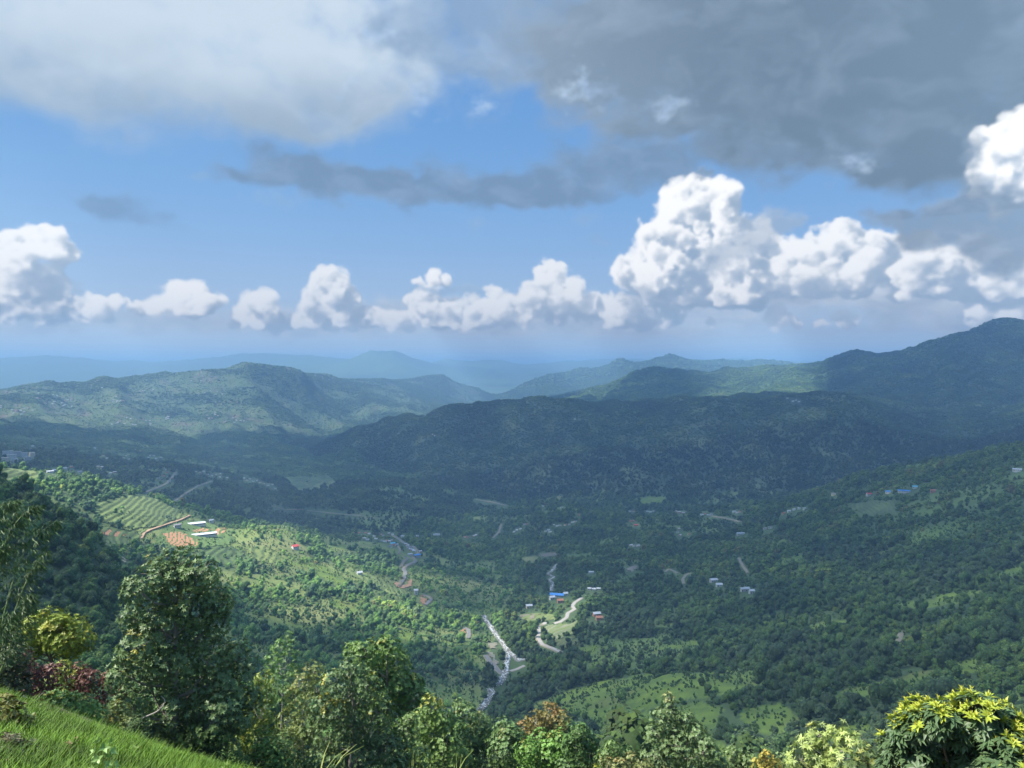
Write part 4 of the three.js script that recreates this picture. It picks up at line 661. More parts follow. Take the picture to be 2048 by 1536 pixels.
{
  const r = rng(41), some = (list, label, group, opt = {}) => { for (const [x, y] of pairs(list)) { const k = r(); house(x, y, { w: 5 + 3 * r(), d: 4.5 + 1.5 * r(), h: 2.6, rise: 1.3, roof: k < 0.4 ? 'tin' : k < 0.75 ? 'grey' : k < 0.9 ? 'rust' : 'tin', wall: k < 0.7 ? 'white' : k < 0.85 ? 'cream' : 'brick', turn: (r() - 0.3) * 1.2, ...(typeof opt === 'function' ? opt(r) : opt) }, label, group); } };
  some('718,1067 731,1067 738,1069 729,1078 735,1081 748,1074 752,1079 762,1070 766,1072 765,1083 770,1085 774,1083 779,1084 783,1082 788,1092 793,1091 780,1095 785,1070 778,1068', 'small pale roofed house on the upper left side of the roadside village', 'houses of the roadside village, left part');
  some('812,1090 815,1093 817,1098 821,1101 825,1102 828,1104 835,1073 840,1105 823,1097', 'small pale house crowded beside the winding village road', 'houses along the winding village road');
  some('1086,1014 1123,1016 1158,1030 1151,1044 1139,1050 1130,1051 1120,1052 1108,1051 1049,1050 1055,1049 1041,1059 1034,1061 1028,1065 1092,1063 1100,1065 1097,1061 1145,1046 1114,1053', 'small white house in the shaded hamlet at mid valley', 'houses of the mid valley hamlet', (q) => ({ w: 5 + 4 * q(), d: 5 }));
  some('930,1075 935,1076 948,1073 952,1071', 'small white house at the wood edge below the valley tracks', 'houses below the valley tracks');
  some('1260,1024 1268,1024 1295,1024 1301,1025 1307,1023 1358,1026 1352,1024 1366,1027 1404,1031 1410,1029 1417,1032 1423,1030 1468,1025 1479,1026 1474,1027', 'house in the line of villages along the foot of the dark ridge', 'houses along the foot of the dark ridge', (q) => ({ w: 6 + 4 * q(), d: 6, h: 3 }));
  some('1360,1072 1378,1070 1355,1066 1358,1059 1262,1092 1268,1093 1276,1093 1541,1057 1530,1059', 'scattered pale house in the shaded wood below the line of villages', 'scattered houses below the foot of the ridge');
  some('1609,1019 1598,1019 1588,1021 1578,1024 1567,1028', 'small pale house on the shaded crest between ridge and right slope', 'houses on the lower crest of the right slope');
  house(1264, 1044, { w: 14, d: 9, roof: 'rust', wall: 'brick', turn: 0.3 }, 'rusty red roofed house in the shaded wood, upper of two');
  house(1272, 1052, { w: 12, d: 8, roof: 'red', wall: 'brick', turn: 0.2 }, 'red roofed house in the shaded wood, lower of two');
  some('206,912 214,917 248,916 252,912 258,919 196,934 203,936 229,946 221,948 300,912 296,916 308,912 312,918 322,916 330,940 334,946 328,953 317,958 338,963 344,958 350,950', 'pale house in the shaded hamlet with a lane, on the left valley floor', 'houses of the hamlet on the left valley floor', (q) => ({ w: 7 + 3 * q(), d: 6, h: 3 }));
  some('392,944 400,946 408,944 416,950 424,952 432,950 440,955 488,957 494,962 500,959 507,964 514,962 520,966 528,968 536,972 545,970 551,978 440,948 455,956', 'pale house in the long shaded village across the valley floor', 'houses of the long village on the valley floor', (q) => ({ w: 6 + 3 * q(), d: 6, h: 3 }));
  some('130,938 142,936 160,945 100,946 108,942 270,900 280,903 190,897 105,870 65,893', 'scattered pale house on the shaded ground behind the sunlit terraces', 'scattered houses behind the terraces', (q) => ({ w: 8 + 4 * q(), d: 7 }));
  [[16, 914, 24, 4], [24, 918, 20, 3], [34, 912, 18, 3], [47, 914, 16, 3], [10, 922, 18, 2], [29, 924, 14, 2], [55, 920, 15, 2], [64, 916, 12, 4]].forEach(([x, y, w, n], i) => house(x, y, { w, d: 12, storeys: n, h: 3.2, roof: 'flat', wall: ['white', 'white', 'grey', 'white', 'cream', 'white', 'grey', 'cream'][i], turn: 0.1 * (i % 4), name: 'town_building' }, n > 3 ? (w > 20 ? 'widest white flat roofed block in the small hilltop town' : 'narrow cream tower block at the right end of the hilltop town') : 'flat roofed block of two or three floors in the small hilltop town', n > 3 ? null : 'blocks of the hilltop town', 'building'));
  const far = (cx, cy, n, sx, sy, where) => { for (let k = 0; k < n; k++) { const x = cx + (r() + r() - 1) * sx, y = cy + (r() + r() - 1) * sy, p = hit(x, y, 3000); if (placeOf(Math.atan2(p.x, -p.z), Math.hypot(p.x, p.z)) !== 6) continue; const tin = r() < 0.7; house(x, y, { w: 9 + 6 * r(), d: 8, h: 4, rise: 2, roof: tin ? 'tin' : 'rust', turn: (r() - 0.5) * 1.2 }, `${tin ? 'pale tin' : 'rusty brown'} roofed house ${where}`, 'houses ' + where); } };
  for (const [x, y, where] of [[76, 792, 'in the crest hamlet at the left end of the hill range'], [130, 800, 'below the left crest of the hill range'], [40, 818, 'halfway down the hill range at the left edge'], [240, 800, 'on the upper slope left of the hill range centre'], [120, 812, 'on the middle slope at the left of the hill range'], [20, 822, 'lowest at the left edge of the hill range'], [200, 770, 'along the crest left of the hill range centre'], [300, 786, 'below the crest at the hill range centre'], [330, 832, 'in the wide hamlet on the middle slope of the hill range'], [420, 788, 'on the upper slope right of the hill range centre'], [285, 845, 'low on the slope at the hill range centre'], [240, 842, 'low on the slope left of the hill range centre'], [400, 752, 'on the first crest knoll of the hill range'], [460, 806, 'halfway down below the highest crest of the hill range'], [470, 845, 'low on the right slope of the hill range'], [410, 745, 'at the very top of the first crest knoll'], [430, 832, 'on the lower slope right of the hill range centre'], [640, 752, 'near the crest at the right end of the hill range']]) far(x, y, 7, 32, 12, where);
  some('797,869 805,871 812,868 865,869 870,872 1150,839', 'pale house on the flank of the dark blue ridge', 'houses on the dark ridge', () => ({ w: 9, d: 7 }));
  some('1586,803 1592,801 1598,804 1575,797', 'pale house at the crest of the dark ridge on the right', 'houses on the dark ridge crest', () => ({ w: 9, d: 7 }));
}
// ------------------------------------------------------------------ woods: crowns of leaf clumps over lobes, many shapes and greens
const leafMat = new THREE.MeshPhysicalMaterial({ name: 'leaves', vertexColors: true, roughness: 0.75, transmission: 0.28, thickness: 0, side: THREE.DoubleSide, specularIntensity: 0.35 });
const woodMat = std('bark', 0.10, 0.085, 0.065, 0.95);
// crown about 1 wide and h tall, its foot at y = 0
function crown(seed, h, clumps, size, lobes, core) {
  const r = rng(seed), L = [], pos = [], nor = [], col = [], idx = [];
  for (let i = 0; i < lobes; i++) { const b = r() * 6.283, u = i / Math.max(1, lobes - 1), k = 0.30 * Math.sqrt(r()) * (u > 0.75 ? 0.5 : 1); L.push([Math.cos(b) * k, h * (0.28 + 0.5 * u) , Math.sin(b) * k, 0.17 + 0.12 * r()]); }
  for (let c = 0; c < clumps; c++) {
    const l = L[Math.floor(r() * lobes)], z = r() * 2 - 1, b = r() * 6.283, q = Math.sqrt(1 - z * z), nx = q * Math.cos(b), ny = z * 0.9 + 0.25, nz = q * Math.sin(b), R = l[3] * (0.82 + 0.3 * r());
    const x = l[0] + nx * R, y = Math.max(0.04, l[1] + ny * R * Math.max(0.8, h * 0.75)), w = l[2] + nz * R, s = size * (0.6 + 0.8 * r());
    const ux = r() - 0.5, uy = r() - 0.5, uz = r() - 0.5, t = new THREE.Vector3(ux, uy, uz).normalize(), n = new THREE.Vector3(nx + (r() - 0.5) * 0.9, ny + (r() - 0.5) * 0.9 + 0.35, nz + (r() - 0.5) * 0.9).normalize(), e = t.cross(n).normalize(), f = n.clone().cross(e);
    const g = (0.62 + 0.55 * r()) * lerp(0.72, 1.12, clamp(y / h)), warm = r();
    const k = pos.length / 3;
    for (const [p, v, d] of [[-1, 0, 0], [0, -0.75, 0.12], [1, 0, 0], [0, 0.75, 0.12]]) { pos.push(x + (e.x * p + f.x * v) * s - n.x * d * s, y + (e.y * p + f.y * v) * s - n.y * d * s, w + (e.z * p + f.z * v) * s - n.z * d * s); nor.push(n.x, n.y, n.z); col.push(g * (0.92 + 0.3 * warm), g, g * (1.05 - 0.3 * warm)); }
    idx.push(k, k + 1, k + 2, k, k + 2, k + 3);
  }
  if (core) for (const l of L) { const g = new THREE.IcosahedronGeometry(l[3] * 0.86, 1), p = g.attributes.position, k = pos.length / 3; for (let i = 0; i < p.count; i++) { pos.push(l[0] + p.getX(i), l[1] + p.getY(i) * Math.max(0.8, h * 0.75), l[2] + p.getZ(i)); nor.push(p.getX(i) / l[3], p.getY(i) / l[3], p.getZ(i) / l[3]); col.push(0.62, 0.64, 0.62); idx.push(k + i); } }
  const g = new THREE.BufferGeometry(); g.setAttribute('position', new THREE.Float32BufferAttribute(pos, 3)); g.setAttribute('normal', new THREE.Float32BufferAttribute(nor, 3)); g.setAttribute('color', new THREE.Float32BufferAttribute(col, 3)); g.setIndex(idx); return g;
}
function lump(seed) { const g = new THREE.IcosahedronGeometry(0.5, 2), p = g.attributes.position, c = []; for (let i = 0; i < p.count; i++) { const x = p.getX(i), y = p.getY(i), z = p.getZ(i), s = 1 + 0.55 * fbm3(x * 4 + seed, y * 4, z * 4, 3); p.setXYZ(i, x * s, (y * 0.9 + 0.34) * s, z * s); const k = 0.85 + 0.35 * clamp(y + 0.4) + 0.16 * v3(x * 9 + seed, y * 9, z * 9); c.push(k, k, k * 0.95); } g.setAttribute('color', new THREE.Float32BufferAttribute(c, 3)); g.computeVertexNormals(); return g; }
const NEAR = [crown(1, 0.95, 620, 0.05, 9, true), crown(2, 1.25, 680, 0.05, 10, true), crown(3, 0.8, 560, 0.052, 8, true), crown(4, 1.7, 600, 0.05, 9, true)];
const MID = [crown(5, 0.95, 170, 0.10, 7, true), crown(6, 1.3, 180, 0.10, 8, true), crown(7, 0.75, 150, 0.105, 6, true)];
const SHRUB = [crown(21, 0.85, 1900, 0.030, 9, false), crown(22, 1.1, 2100, 0.028, 10, false), crown(23, 0.7, 1700, 0.030, 8, false), crown(24, 1.4, 2000, 0.028, 10, false)];
const FAR = [lump(11), lump(12), lump(13)];
const GREENS = [[0.048, 0.092, 0.030], [0.064, 0.124, 0.030], [0.096, 0.160, 0.036], [0.145, 0.195, 0.042], [0.125, 0.120, 0.046], [0.042, 0.078, 0.036], [0.074, 0.115, 0.052]];
const green = (r, x, z, lift = 0) => { const n = 0.8 * fbm(x / 90, z / 90, 3) + 0.5 * fbm(x / 300 + 8, z / 300, 2) + (r() - 0.5) * 0.6; const c = n < -0.42 ? GREENS[5] : n < -0.05 ? GREENS[0] : n < 0.30 ? GREENS[1] : n < 0.55 ? GREENS[2] : r() < 0.5 ? GREENS[3] : r() < 0.4 ? GREENS[4] : GREENS[6]; const k = (0.85 + 0.6 * r()) * (1 + lift); return lin(c[0] * k, c[1] * k, c[2] * k); };
{
  const r = rng(2024), stands = PLACES.map(() => ({ near: [[], [], [], []], mid: [[], [], []], far: [[], [], []] })), solo = [];
  const sow = (d0, d1, area, size, kind, cover) => {                               // area of ground per tree
    const n = Math.round(1.44 * (d1 * d1 - d0 * d0) / 2 / area);
    for (let i = 0; i < n; i++) {
      const a = (r() * 2 - 1) * 0.72, D = Math.sqrt(lerp(d0 * d0, d1 * d1, r())), v = Math.log(D), x = D * Math.sin(a), z = -D * Math.cos(a), y = ground(a, v), place = placeOf(a, D);
      const stand = 1 + 0.55 * fbm(x / 70 + 11, z / 70, 2), w = size * stand * (0.48 + 1.15 * Math.pow(r(), 1.8)), h = w * (0.9 + 0.6 * r());
      if (!inView(a, v, y + h)) continue;
      const o = openness(x, z, a, D, place), p = { x, y, z };
      const f = D < 3500 && fieldAt(p);
      if (f ? r() > 0.018 : r() > lerp(1, cover, o)) continue;
      if (D < 3500 && hides(p, h, w)) continue;
      if (D < 1600 && !f && coversClearing(p, h) && r() < 0.85) continue;
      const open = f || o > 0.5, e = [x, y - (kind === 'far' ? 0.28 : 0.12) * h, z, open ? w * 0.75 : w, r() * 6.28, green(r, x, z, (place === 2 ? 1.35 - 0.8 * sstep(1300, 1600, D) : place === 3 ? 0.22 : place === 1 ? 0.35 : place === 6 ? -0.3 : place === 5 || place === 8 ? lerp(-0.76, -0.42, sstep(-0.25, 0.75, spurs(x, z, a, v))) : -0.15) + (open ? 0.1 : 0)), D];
      if (kind === 'near') { const s = Math.floor(r() * 4); stands[place].near[s].push(e); if (open || r() < 0.25) solo.push([w / D * (open ? 3 : 1), place, s, stands[place].near[s].length - 1]); } else stands[place][kind][Math.floor(r() * 3)].push(e);
    }
  };
  sow(95, 330, 16, 5.2, 'near', 0.35);
  sow(330, 950, 30, 6.4, 'near', 0.22);
  sow(950, 1900, 42, 7.4, 'mid', 0.2);
  sow(1900, 3000, 75, 9.5, 'mid', 0.16);
  sow(3000, 5200, 60, 8, 'far', 0.2);
  sow(5200, 9500, 150, 12.5, 'far', 0.34);
  sow(9500, 12500, 700, 24, 'far', 0.2);
  for (let i = 0; i < 60000; i++) {                                               // scrub dotted over the clearings
    const a = (r() * 2 - 1) * 0.72, D = Math.sqrt(lerp(200 * 200, 1300 * 1300, r())), v = Math.log(D), x = D * Math.sin(a), z = -D * Math.cos(a), y = ground(a, v), place = placeOf(a, D), w = 1.0 + 2.2 * r() * r();
    if (!inView(a, v, y + w) || fbm(x / 28 + 5, z / 28, 3) < -0.18 || hides({ x, y, z }, w, w)) continue;
    if (!fieldAt({ x, y, z }, MEAD) && openness(x, z, a, D, place) < 0.4) continue;
    stands[place].near[i % 4].push([x, y - 0.2, z, w, r() * 6.28, green(r, x, z, 0.5), D]);
  }
  // the most distinct trees stand as trees of their own, with trunk and crown
  solo.sort((p, q) => q[0] - p[0]);
  const MARKS = [[1290, 1370, 'on the left half of the large bright clearing'], [1480, 1365, 'on the right half of the large bright clearing'], [1230, 1460, 'in the lower clearing behind the foreground trees'], [1400, 1480, 'in the scrub behind the cone shaped tree'], [1560, 1440, 'in the scrub between the two lower clearings'], [1750, 1385, 'on the sloping clearing left of the yellow tipped bush'], [1900, 1340, 'above the yellow tipped bush'], [2020, 1400, 'at the right edge beside the yellow tipped bush'], [1690, 1245, 'beside the long thin clearing on the right slope'], [1860, 1210, 'beside the upper clearing on the right slope'], [1350, 1290, 'beside the narrow clearing above the large one'], [1180, 1305, 'beside the small clearing right of the valley road'], [1100, 1265, 'by the bend of the valley road'], [1000, 1320, 'beside the stony river'], [940, 1270, 'above the river on the left bank'], [780, 1270, 'in the sunlit glade above the river'], [690, 1210, 'in the glade below the pale terraced strip'], [760, 1170, 'by the pale terraced strip'], [600, 1130, 'near the red roofed house'], [420, 1110, 'below the long sheds'], [280, 1030, 'by the largest terraced hillside'], [40, 960, 'by the terraced field at the left edge'], [130, 1120, 'on the dark left spur'], [230, 1230, 'on the spur behind the tall dark tree'], [620, 1300, 'on the shaded slope behind the sapling'], [860, 1350, 'on the shaded left bank above the river'], [1100, 1400, 'on the slope above the brown leaved tree'], [1640, 1490, 'behind the pale olive bush']];
  const protos = NEAR.map((g) => { const t = new THREE.Group(); t.name = 'proto'; const k = new THREE.CylinderGeometry(0.018, 0.035, 0.5, 6).translate(0, 0.2, 0); const a = new THREE.Mesh(k, woodMat), b = new THREE.Mesh(g, leafMat); a.name = 'trunk'; b.name = 'crown'; a.castShadow = b.castShadow = a.receiveShadow = b.receiveShadow = true; t.add(a, b); return t; });
  const tints = new Map(), tinted = (c) => { const k = Math.round(c.r * 60) + '|' + Math.round(c.g * 60); if (!tints.has(k)) { const m = leafMat.clone(); m.color.copy(c); tints.set(k, m); } return tints.get(k); };
  for (const [, place, s, i] of solo.slice(0, 280)) {
    const e = stands[place].near[s][i]; if (!e || e.gone) continue; e.gone = true;
    const t = protos[s].clone(); t.name = numbered('broadleaf_tree'); t.position.set(e[0], e[1], e[2]); t.rotation.y = e[4]; t.scale.setScalar(e[3]); t.children[1].material = tinted(e[5]); scene.add(t);
    const [px, py] = toPixel(e[0], e[1], e[2]); let best = 1e9, where = ''; for (const [x, y, w] of MARKS) { const d = Math.hypot(px - x, (py - y) * 1.6); if (d < best) { best = d; where = w; } }
    const tone = e[5].g < 0.10 ? 'dark green' : e[5].r > e[5].g * 0.85 ? 'olive brown' : e[5].g > 0.2 ? 'light yellow green' : 'mid green', form = ['rounded', 'tall oval', 'wide spreading', 'slender tall'][s], size = e[3] < 4.5 ? 'small ' : e[3] > 7 ? 'big ' : '';
    tag(t, `${size}${form} ${tone} tree ${where}`, 'tree', 'separate trees ' + where);
  }
  const M = new THREE.Matrix4(), q = new THREE.Quaternion(), up = new THREE.Vector3(0, 1, 0), sc = new THREE.Vector3(), t = new THREE.Vector3();
  const LABEL = ['bushes and small trees crowding the slope below the viewpoint', 'dark broadleaf forest covering the left spur', 'sunlit woods on the left slope above the river', 'dense green forest of the right slope', 'tree belts between the fields of the shaded valley floor', 'forest covering the dark middle ridge', 'tree groves on the sunlit left hill range', 'sunlit forest on the ridge behind the dark crest', 'forest covering the tall right mountain', 'hazy forest on the far twin peaked ridge', 'tree cover of the far pale hills'];
  let total = 0;
  stands.forEach((st, place) => { for (const [kind, geos] of [['near', NEAR], ['mid', MID], ['far', FAR]]) st[kind].forEach((all, s) => {
    const list = all.filter((e) => !e.gone); if (!list.length) return; total += list.length;
    const m = new THREE.InstancedMesh(geos[s], leafMat, list.length);
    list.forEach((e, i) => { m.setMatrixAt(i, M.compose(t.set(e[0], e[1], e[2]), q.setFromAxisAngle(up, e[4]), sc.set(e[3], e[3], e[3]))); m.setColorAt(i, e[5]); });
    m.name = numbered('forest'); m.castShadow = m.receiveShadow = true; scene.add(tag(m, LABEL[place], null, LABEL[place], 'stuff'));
  }); });
  console.log('trees', total, 'separate', Math.min(280, solo.length));
}
// ------------------------------------------------------------------ the foreground: single trees and bushes with trunk, branches and leaves
const leafFront = new THREE.MeshPhysicalMaterial({ name: 'foreground leaves', vertexColors: true, roughness: 0.48, transmission: 0.32, thickness: 0, side: THREE.DoubleSide, specularIntensity: 0.6 });
const barkMats = { grey: std('grey bark', 0.20, 0.18, 0.15, 0.95), brown: std('brown bark', 0.10, 0.075, 0.055, 0.95), pale: std('pale bark', 0.34, 0.31, 0.27, 0.95), green: std('green culm', 0.12, 0.17, 0.05, 0.6) };
function limb(pts, r0, r1, sides = 6) {                                           // a bent, tapering limb
  const n = Math.max(4, pts.length * 3), c = new THREE.CatmullRomCurve3(pts), pos = [], idx = [], u = new THREE.Vector3(), v = new THREE.Vector3(), t = new THREE.Vector3();
  for (let i = 0; i <= n; i++) {
    const p = c.getPoint(i / n); c.getTangent(i / n, t); u.set(Math.abs(t.y) > 0.9 ? 1 : 0, Math.abs(t.y) > 0.9 ? 0 : 1, 0).cross(t).normalize(); v.crossVectors(t, u);
    const r = lerp(r0, r1, Math.pow(i / n, 0.85)) * (1 + 0.10 * v3(i * 0.9, p.x, p.z));
    for (let k = 0; k < sides; k++) { const b = k / sides * 6.2832, x = Math.cos(b) * r, y = Math.sin(b) * r; pos.push(p.x + u.x * x + v.x * y, p.y + u.y * x + v.y * y, p.z + u.z * x + v.z * y); }
    if (i) for (let k = 0; k < sides; k++) { const a = (i - 1) * sides + k, b = (i - 1) * sides + (k + 1) % sides, d = a + sides, e = b + sides; idx.push(a, b, e, a, e, d); }
  }
  return geom(pos, idx);
}
class Leaves {
  constructor() { this.p = []; this.n = []; this.c = []; this.i = []; }
  leaf(o, dir, side, len, wid, fold, col, soft, out, far = false) {                             // a folded leaf blade: two faces on a midrib
    const up = new THREE.Vector3().crossVectors(side, dir).normalize(), k = this.p.length / 3, q = (d, s, h) => { this.p.push(o.x + dir.x * d * len + side.x * s * wid + up.x * h * len, o.y + dir.y * d * len + side.y * s * wid + up.y * h * len, o.z + dir.z * d * len + side.z * s * wid + up.z * h * len); };
    q(0, 0, 0); q(0.45, -0.5, fold); q(0.45, 0.5, fold); q(1, 0, -0.12); if (!far) q(0.5, 0, 0.0);
    for (let j = 0; j < (far ? 4 : 5); j++) { const s = j === 1 ? -0.45 : j === 2 ? 0.45 : 0; const x = lerp(up.x - side.x * s, out.x, soft), y = lerp(up.y - side.y * s, out.y, soft), z = lerp(up.z - side.z * s, out.z, soft), l = Math.hypot(x, y, z) || 1; this.n.push(x / l, y / l, z / l); this.c.push(col[0], col[1], col[2]); }
    if (far) this.i.push(k, k + 3, k + 1, k, k + 2, k + 3); else this.i.push(k, k + 4, k + 1, k + 1, k + 4, k + 3, k, k + 2, k + 4, k + 2, k + 3, k + 4);
  }
  whorl(o, axis, r, { leaves = 6, len = 0.18, wid = 0.06, spread = 0.9, droop = 0.2, col, soft = 0.35, out, far }) {
    const a = axis.clone().normalize(), u = new THREE.Vector3(r() - 0.5, r() - 0.5, r() - 0.5).cross(a).normalize(), v = new THREE.Vector3().crossVectors(a, u), b0 = r() * 6.28;
    for (let k = 0; k < leaves; k++) {
      const b = b0 + k / leaves * 6.2832 + (r() - 0.5) * 0.6, s = spread * (0.75 + 0.5 * r()), d = new THREE.Vector3().addScaledVector(a, 1).addScaledVector(u, Math.cos(b) * s * 1.5).addScaledVector(v, Math.sin(b) * s * 1.5); d.y -= droop * (0.6 + 0.8 * r()); d.normalize();
      const side = new THREE.Vector3().crossVectors(d, a).normalize(), g = 1.05 + 0.5 * r(), l = len * (0.7 + 0.5 * r());
      this.leaf(o, d, side, l, wid * (0.8 + 0.4 * r()), 0.06 + 0.06 * r(), [col[0] * g, col[1] * g, col[2] * g], soft, out ?? a, far);
    }
  }
  build() { const g = new THREE.BufferGeometry(); g.setAttribute('position', new THREE.Float32BufferAttribute(this.p, 3)); g.setAttribute('normal', new THREE.Float32BufferAttribute(this.n, 3)); g.setAttribute('color', new THREE.Float32BufferAttribute(this.c, 3)); g.setIndex(this.i); return g; }
}
// lobes: px,py,r in photo pixels [, young share]; everything stands about D metres away
function plant(name, label, o) {
  const { D, foot, lobes, col: col0, young = [0.2, 0.2, 0.04], yshare = 0.12, len: len0 = 0.18, wid: wid0 = 0.062, leaves = 6, cover: cover0 = 0.75, droop = 0.2, spread = 0.9, bark = 'brown', girth = 0.16, seed = 1, flat = 1, depth = 1, category = 'tree', group, gap: gap0 = -0.32, stems = 1, up = 0.35, holes = 2.2 / D * 38 } = o;
  const gap = gap0 - 0.02, len = len0 * (D > 20 ? 0.9 : 1), wid = wid0 * 1.0, cover = cover0 * (D > 20 ? 1.55 : 1.1), col = col0.map((k) => k * (D > 20 ? 1.75 : 1.25));
  const r = rng(seed * 977 + 13), base = at(foot[0], foot[1], D); base.y = Math.min(base.y, groundXZ(base.x, base.z)) - 0.1;
  const t = thing(name, base, label, category, group), rel = (p) => p.clone().sub(base);
  const L = lobes.map(([x, y, R, ys]) => { const m = R * 0.93 / FOCAL * D, c = at(x, y, D + (r() - 0.5) * m * 2.0 * depth); return { c: rel(c), m, ys: ys ?? yshare }; });
  const top = L.reduce((a, b) => (b.c.y > a.c.y ? b : a)), mid = L.reduce((s, l) => s.add(l.c), new THREE.Vector3()).multiplyScalar(1 / L.length);
  for (let s = 0; s < stems; s++) {
    const lean = new THREE.Vector3((r() - 0.5) * 0.5 * s, 0, (r() - 0.5) * 0.4 * s), tip = top.c.clone().multiplyScalar(1).add(new THREE.Vector3(0, -top.m * 0.5, 0)).addScaledVector(lean, 2), q = [new THREE.Vector3((r() - 0.5) * 0.3 * s, 0, 0), new THREE.Vector3(lerp(0, mid.x, 0.35) + (r() - 0.5) * 0.2, tip.y * 0.33, mid.z * 0.3).add(lean), new THREE.Vector3(mid.x * 0.8 + (r() - 0.5) * 0.3, tip.y * 0.66, mid.z * 0.6).add(lean), tip];
    put('trunk', limb(q, girth * (s ? 0.7 : 1), girth * 0.2, 8), barkMats[bark], t);
    if (s === 0) { const c = new THREE.CatmullRomCurve3(q); L.forEach((l) => { const y = clamp((l.c.y - l.m * 1.2) / Math.max(0.5, tip.y), 0.12, 0.86), p = c.getPoint(y), w = p.clone().lerp(l.c, 0.55); w.y -= 0.12 * p.distanceTo(l.c); const g = [limb([p, w, l.c], girth * 0.42 * (1.1 - y * 0.6), girth * 0.1, 5)]; for (let k = 0; k < 5; k++) { const d = new THREE.Vector3(r() - 0.5, r() * 0.8 - 0.2, r() - 0.5).normalize().multiplyScalar(l.m * 0.85); g.push(limb([w.clone().lerp(l.c, 0.5 + 0.5 * r()), l.c.clone().addScaledVector(d, 0.5), l.c.clone().add(d)], girth * 0.12, girth * 0.03, 3)); } put('branch', mergeGeometries(g), barkMats[bark], t); }); }
  }
  for (const l of L) {
    const F = new Leaves(), n = Math.round(cover * 12.57 * l.m * l.m * flat / (len * len) * 0.62) + 6;
    for (let i = 0; i < n; i++) {
      const z = r() * 2 - 1, b = r() * 6.283, q = Math.sqrt(1 - z * z), d = new THREE.Vector3(q * Math.cos(b), z, q * Math.sin(b)), shell = r() < 0.8 ? 0.72 + 0.34 * r() : 0.35 + 0.4 * r(), p = new THREE.Vector3(l.c.x + d.x * l.m * shell, l.c.y + d.y * l.m * shell * flat, l.c.z + d.z * l.m * shell);
      const w = fbm3((p.x + base.x) * holes, (p.y + base.y) * holes, (p.z + base.z) * holes, 2); if (w < gap) continue;
      const axis = d.clone(); axis.y += up; axis.x += (r() - 0.5) * 0.7; axis.z += (r() - 0.5) * 0.7;
      const ny = v3((p.x + base.x) * 1.3 + 40, (p.y + base.y) * 1.3, (p.z + base.z) * 1.3) * 0.5 + 0.5, isY = shell > 0.7 && d.y > -0.35 && r() < 1.6 && ny * (0.75 + 0.35 * d.y) + 0.3 * r() > 1.08 - l.ys;
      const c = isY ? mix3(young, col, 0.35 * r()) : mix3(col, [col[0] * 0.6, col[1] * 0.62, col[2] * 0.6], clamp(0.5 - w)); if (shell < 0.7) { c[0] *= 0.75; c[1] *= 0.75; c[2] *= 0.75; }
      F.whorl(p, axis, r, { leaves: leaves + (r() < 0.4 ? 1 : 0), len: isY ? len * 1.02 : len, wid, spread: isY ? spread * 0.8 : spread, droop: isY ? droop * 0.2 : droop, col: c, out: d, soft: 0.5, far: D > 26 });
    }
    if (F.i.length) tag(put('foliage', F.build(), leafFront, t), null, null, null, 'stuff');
  }
  return t;
}
const lob = (s) => s.trim().split(' ').map((q) => q.split(',').map(Number));
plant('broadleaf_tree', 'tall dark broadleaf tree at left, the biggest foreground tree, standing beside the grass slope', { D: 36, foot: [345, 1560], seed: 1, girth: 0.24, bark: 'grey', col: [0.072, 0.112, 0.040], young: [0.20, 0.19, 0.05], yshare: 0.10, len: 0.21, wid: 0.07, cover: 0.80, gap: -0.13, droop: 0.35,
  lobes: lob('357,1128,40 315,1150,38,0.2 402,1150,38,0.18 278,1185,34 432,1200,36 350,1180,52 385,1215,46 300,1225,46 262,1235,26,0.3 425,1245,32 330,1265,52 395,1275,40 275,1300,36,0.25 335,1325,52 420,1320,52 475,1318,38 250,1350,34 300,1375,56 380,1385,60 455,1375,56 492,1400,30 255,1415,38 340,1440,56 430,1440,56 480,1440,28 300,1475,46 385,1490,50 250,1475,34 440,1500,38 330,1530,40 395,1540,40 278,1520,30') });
plant('broadleaf_tree', 'round flat topped yellow green tree at the left, in front of the bamboo', { D: 40, foot: [102, 1415], seed: 2, girth: 0.16, col: [0.160, 0.195, 0.028], young: [0.29, 0.28, 0.04], yshare: 0.22, len: 0.17, wid: 0.06, cover: 0.95, flat: 0.8, gap: -0.4,
  lobes: lob('60,1262,30 102,1244,33 145,1258,31 84,1278,32 128,1280,32 166,1284,22 46,1286,22 112,1262,32 75,1245,20 140,1300,22 60,1302,18') });
plant('bush', 'dark red leaved bush at the left, between yellow tree and grass', { D: 36, foot: [78, 1412], seed: 3, girth: 0.08, col: [0.085, 0.036, 0.028], young: [0.15, 0.06, 0.03], yshare: 0.1, len: 0.16, wid: 0.055, cover: 0.6, gap: -0.05, category: 'bush', stems: 3, lobes: lob('72,1372,34 105,1352,28 55,1345,24 92,1385,24 40,1330,24 60,1392,22') });
plant('bush', 'smaller red leaved bush left of the tall dark tree', { D: 37, foot: [215, 1425], seed: 4, girth: 0.06, col: [0.085, 0.036, 0.028], young: [0.20, 0.10, 0.03], yshare: 0.1, len: 0.15, wid: 0.05, cover: 0.55, gap: -0.05, category: 'bush', stems: 2, lobes: lob('150,1372,24 180,1360,20 225,1365,24 205,1390,22 160,1345,18 235,1395,18') });
plant('bush', 'yellow green bush between the two red leaved bushes', { D: 38, foot: [135, 1420], seed: 5, girth: 0.06, col: [0.15, 0.18, 0.028], young: [0.32, 0.30, 0.05], yshare: 0.2, len: 0.15, wid: 0.05, cover: 0.7, category: 'bush', lobes: lob('125,1342,18 150,1352,18 110,1362,16 170,1372,16 140,1385,20 265,1330,18,0.5 280,1312,16,0.6') });
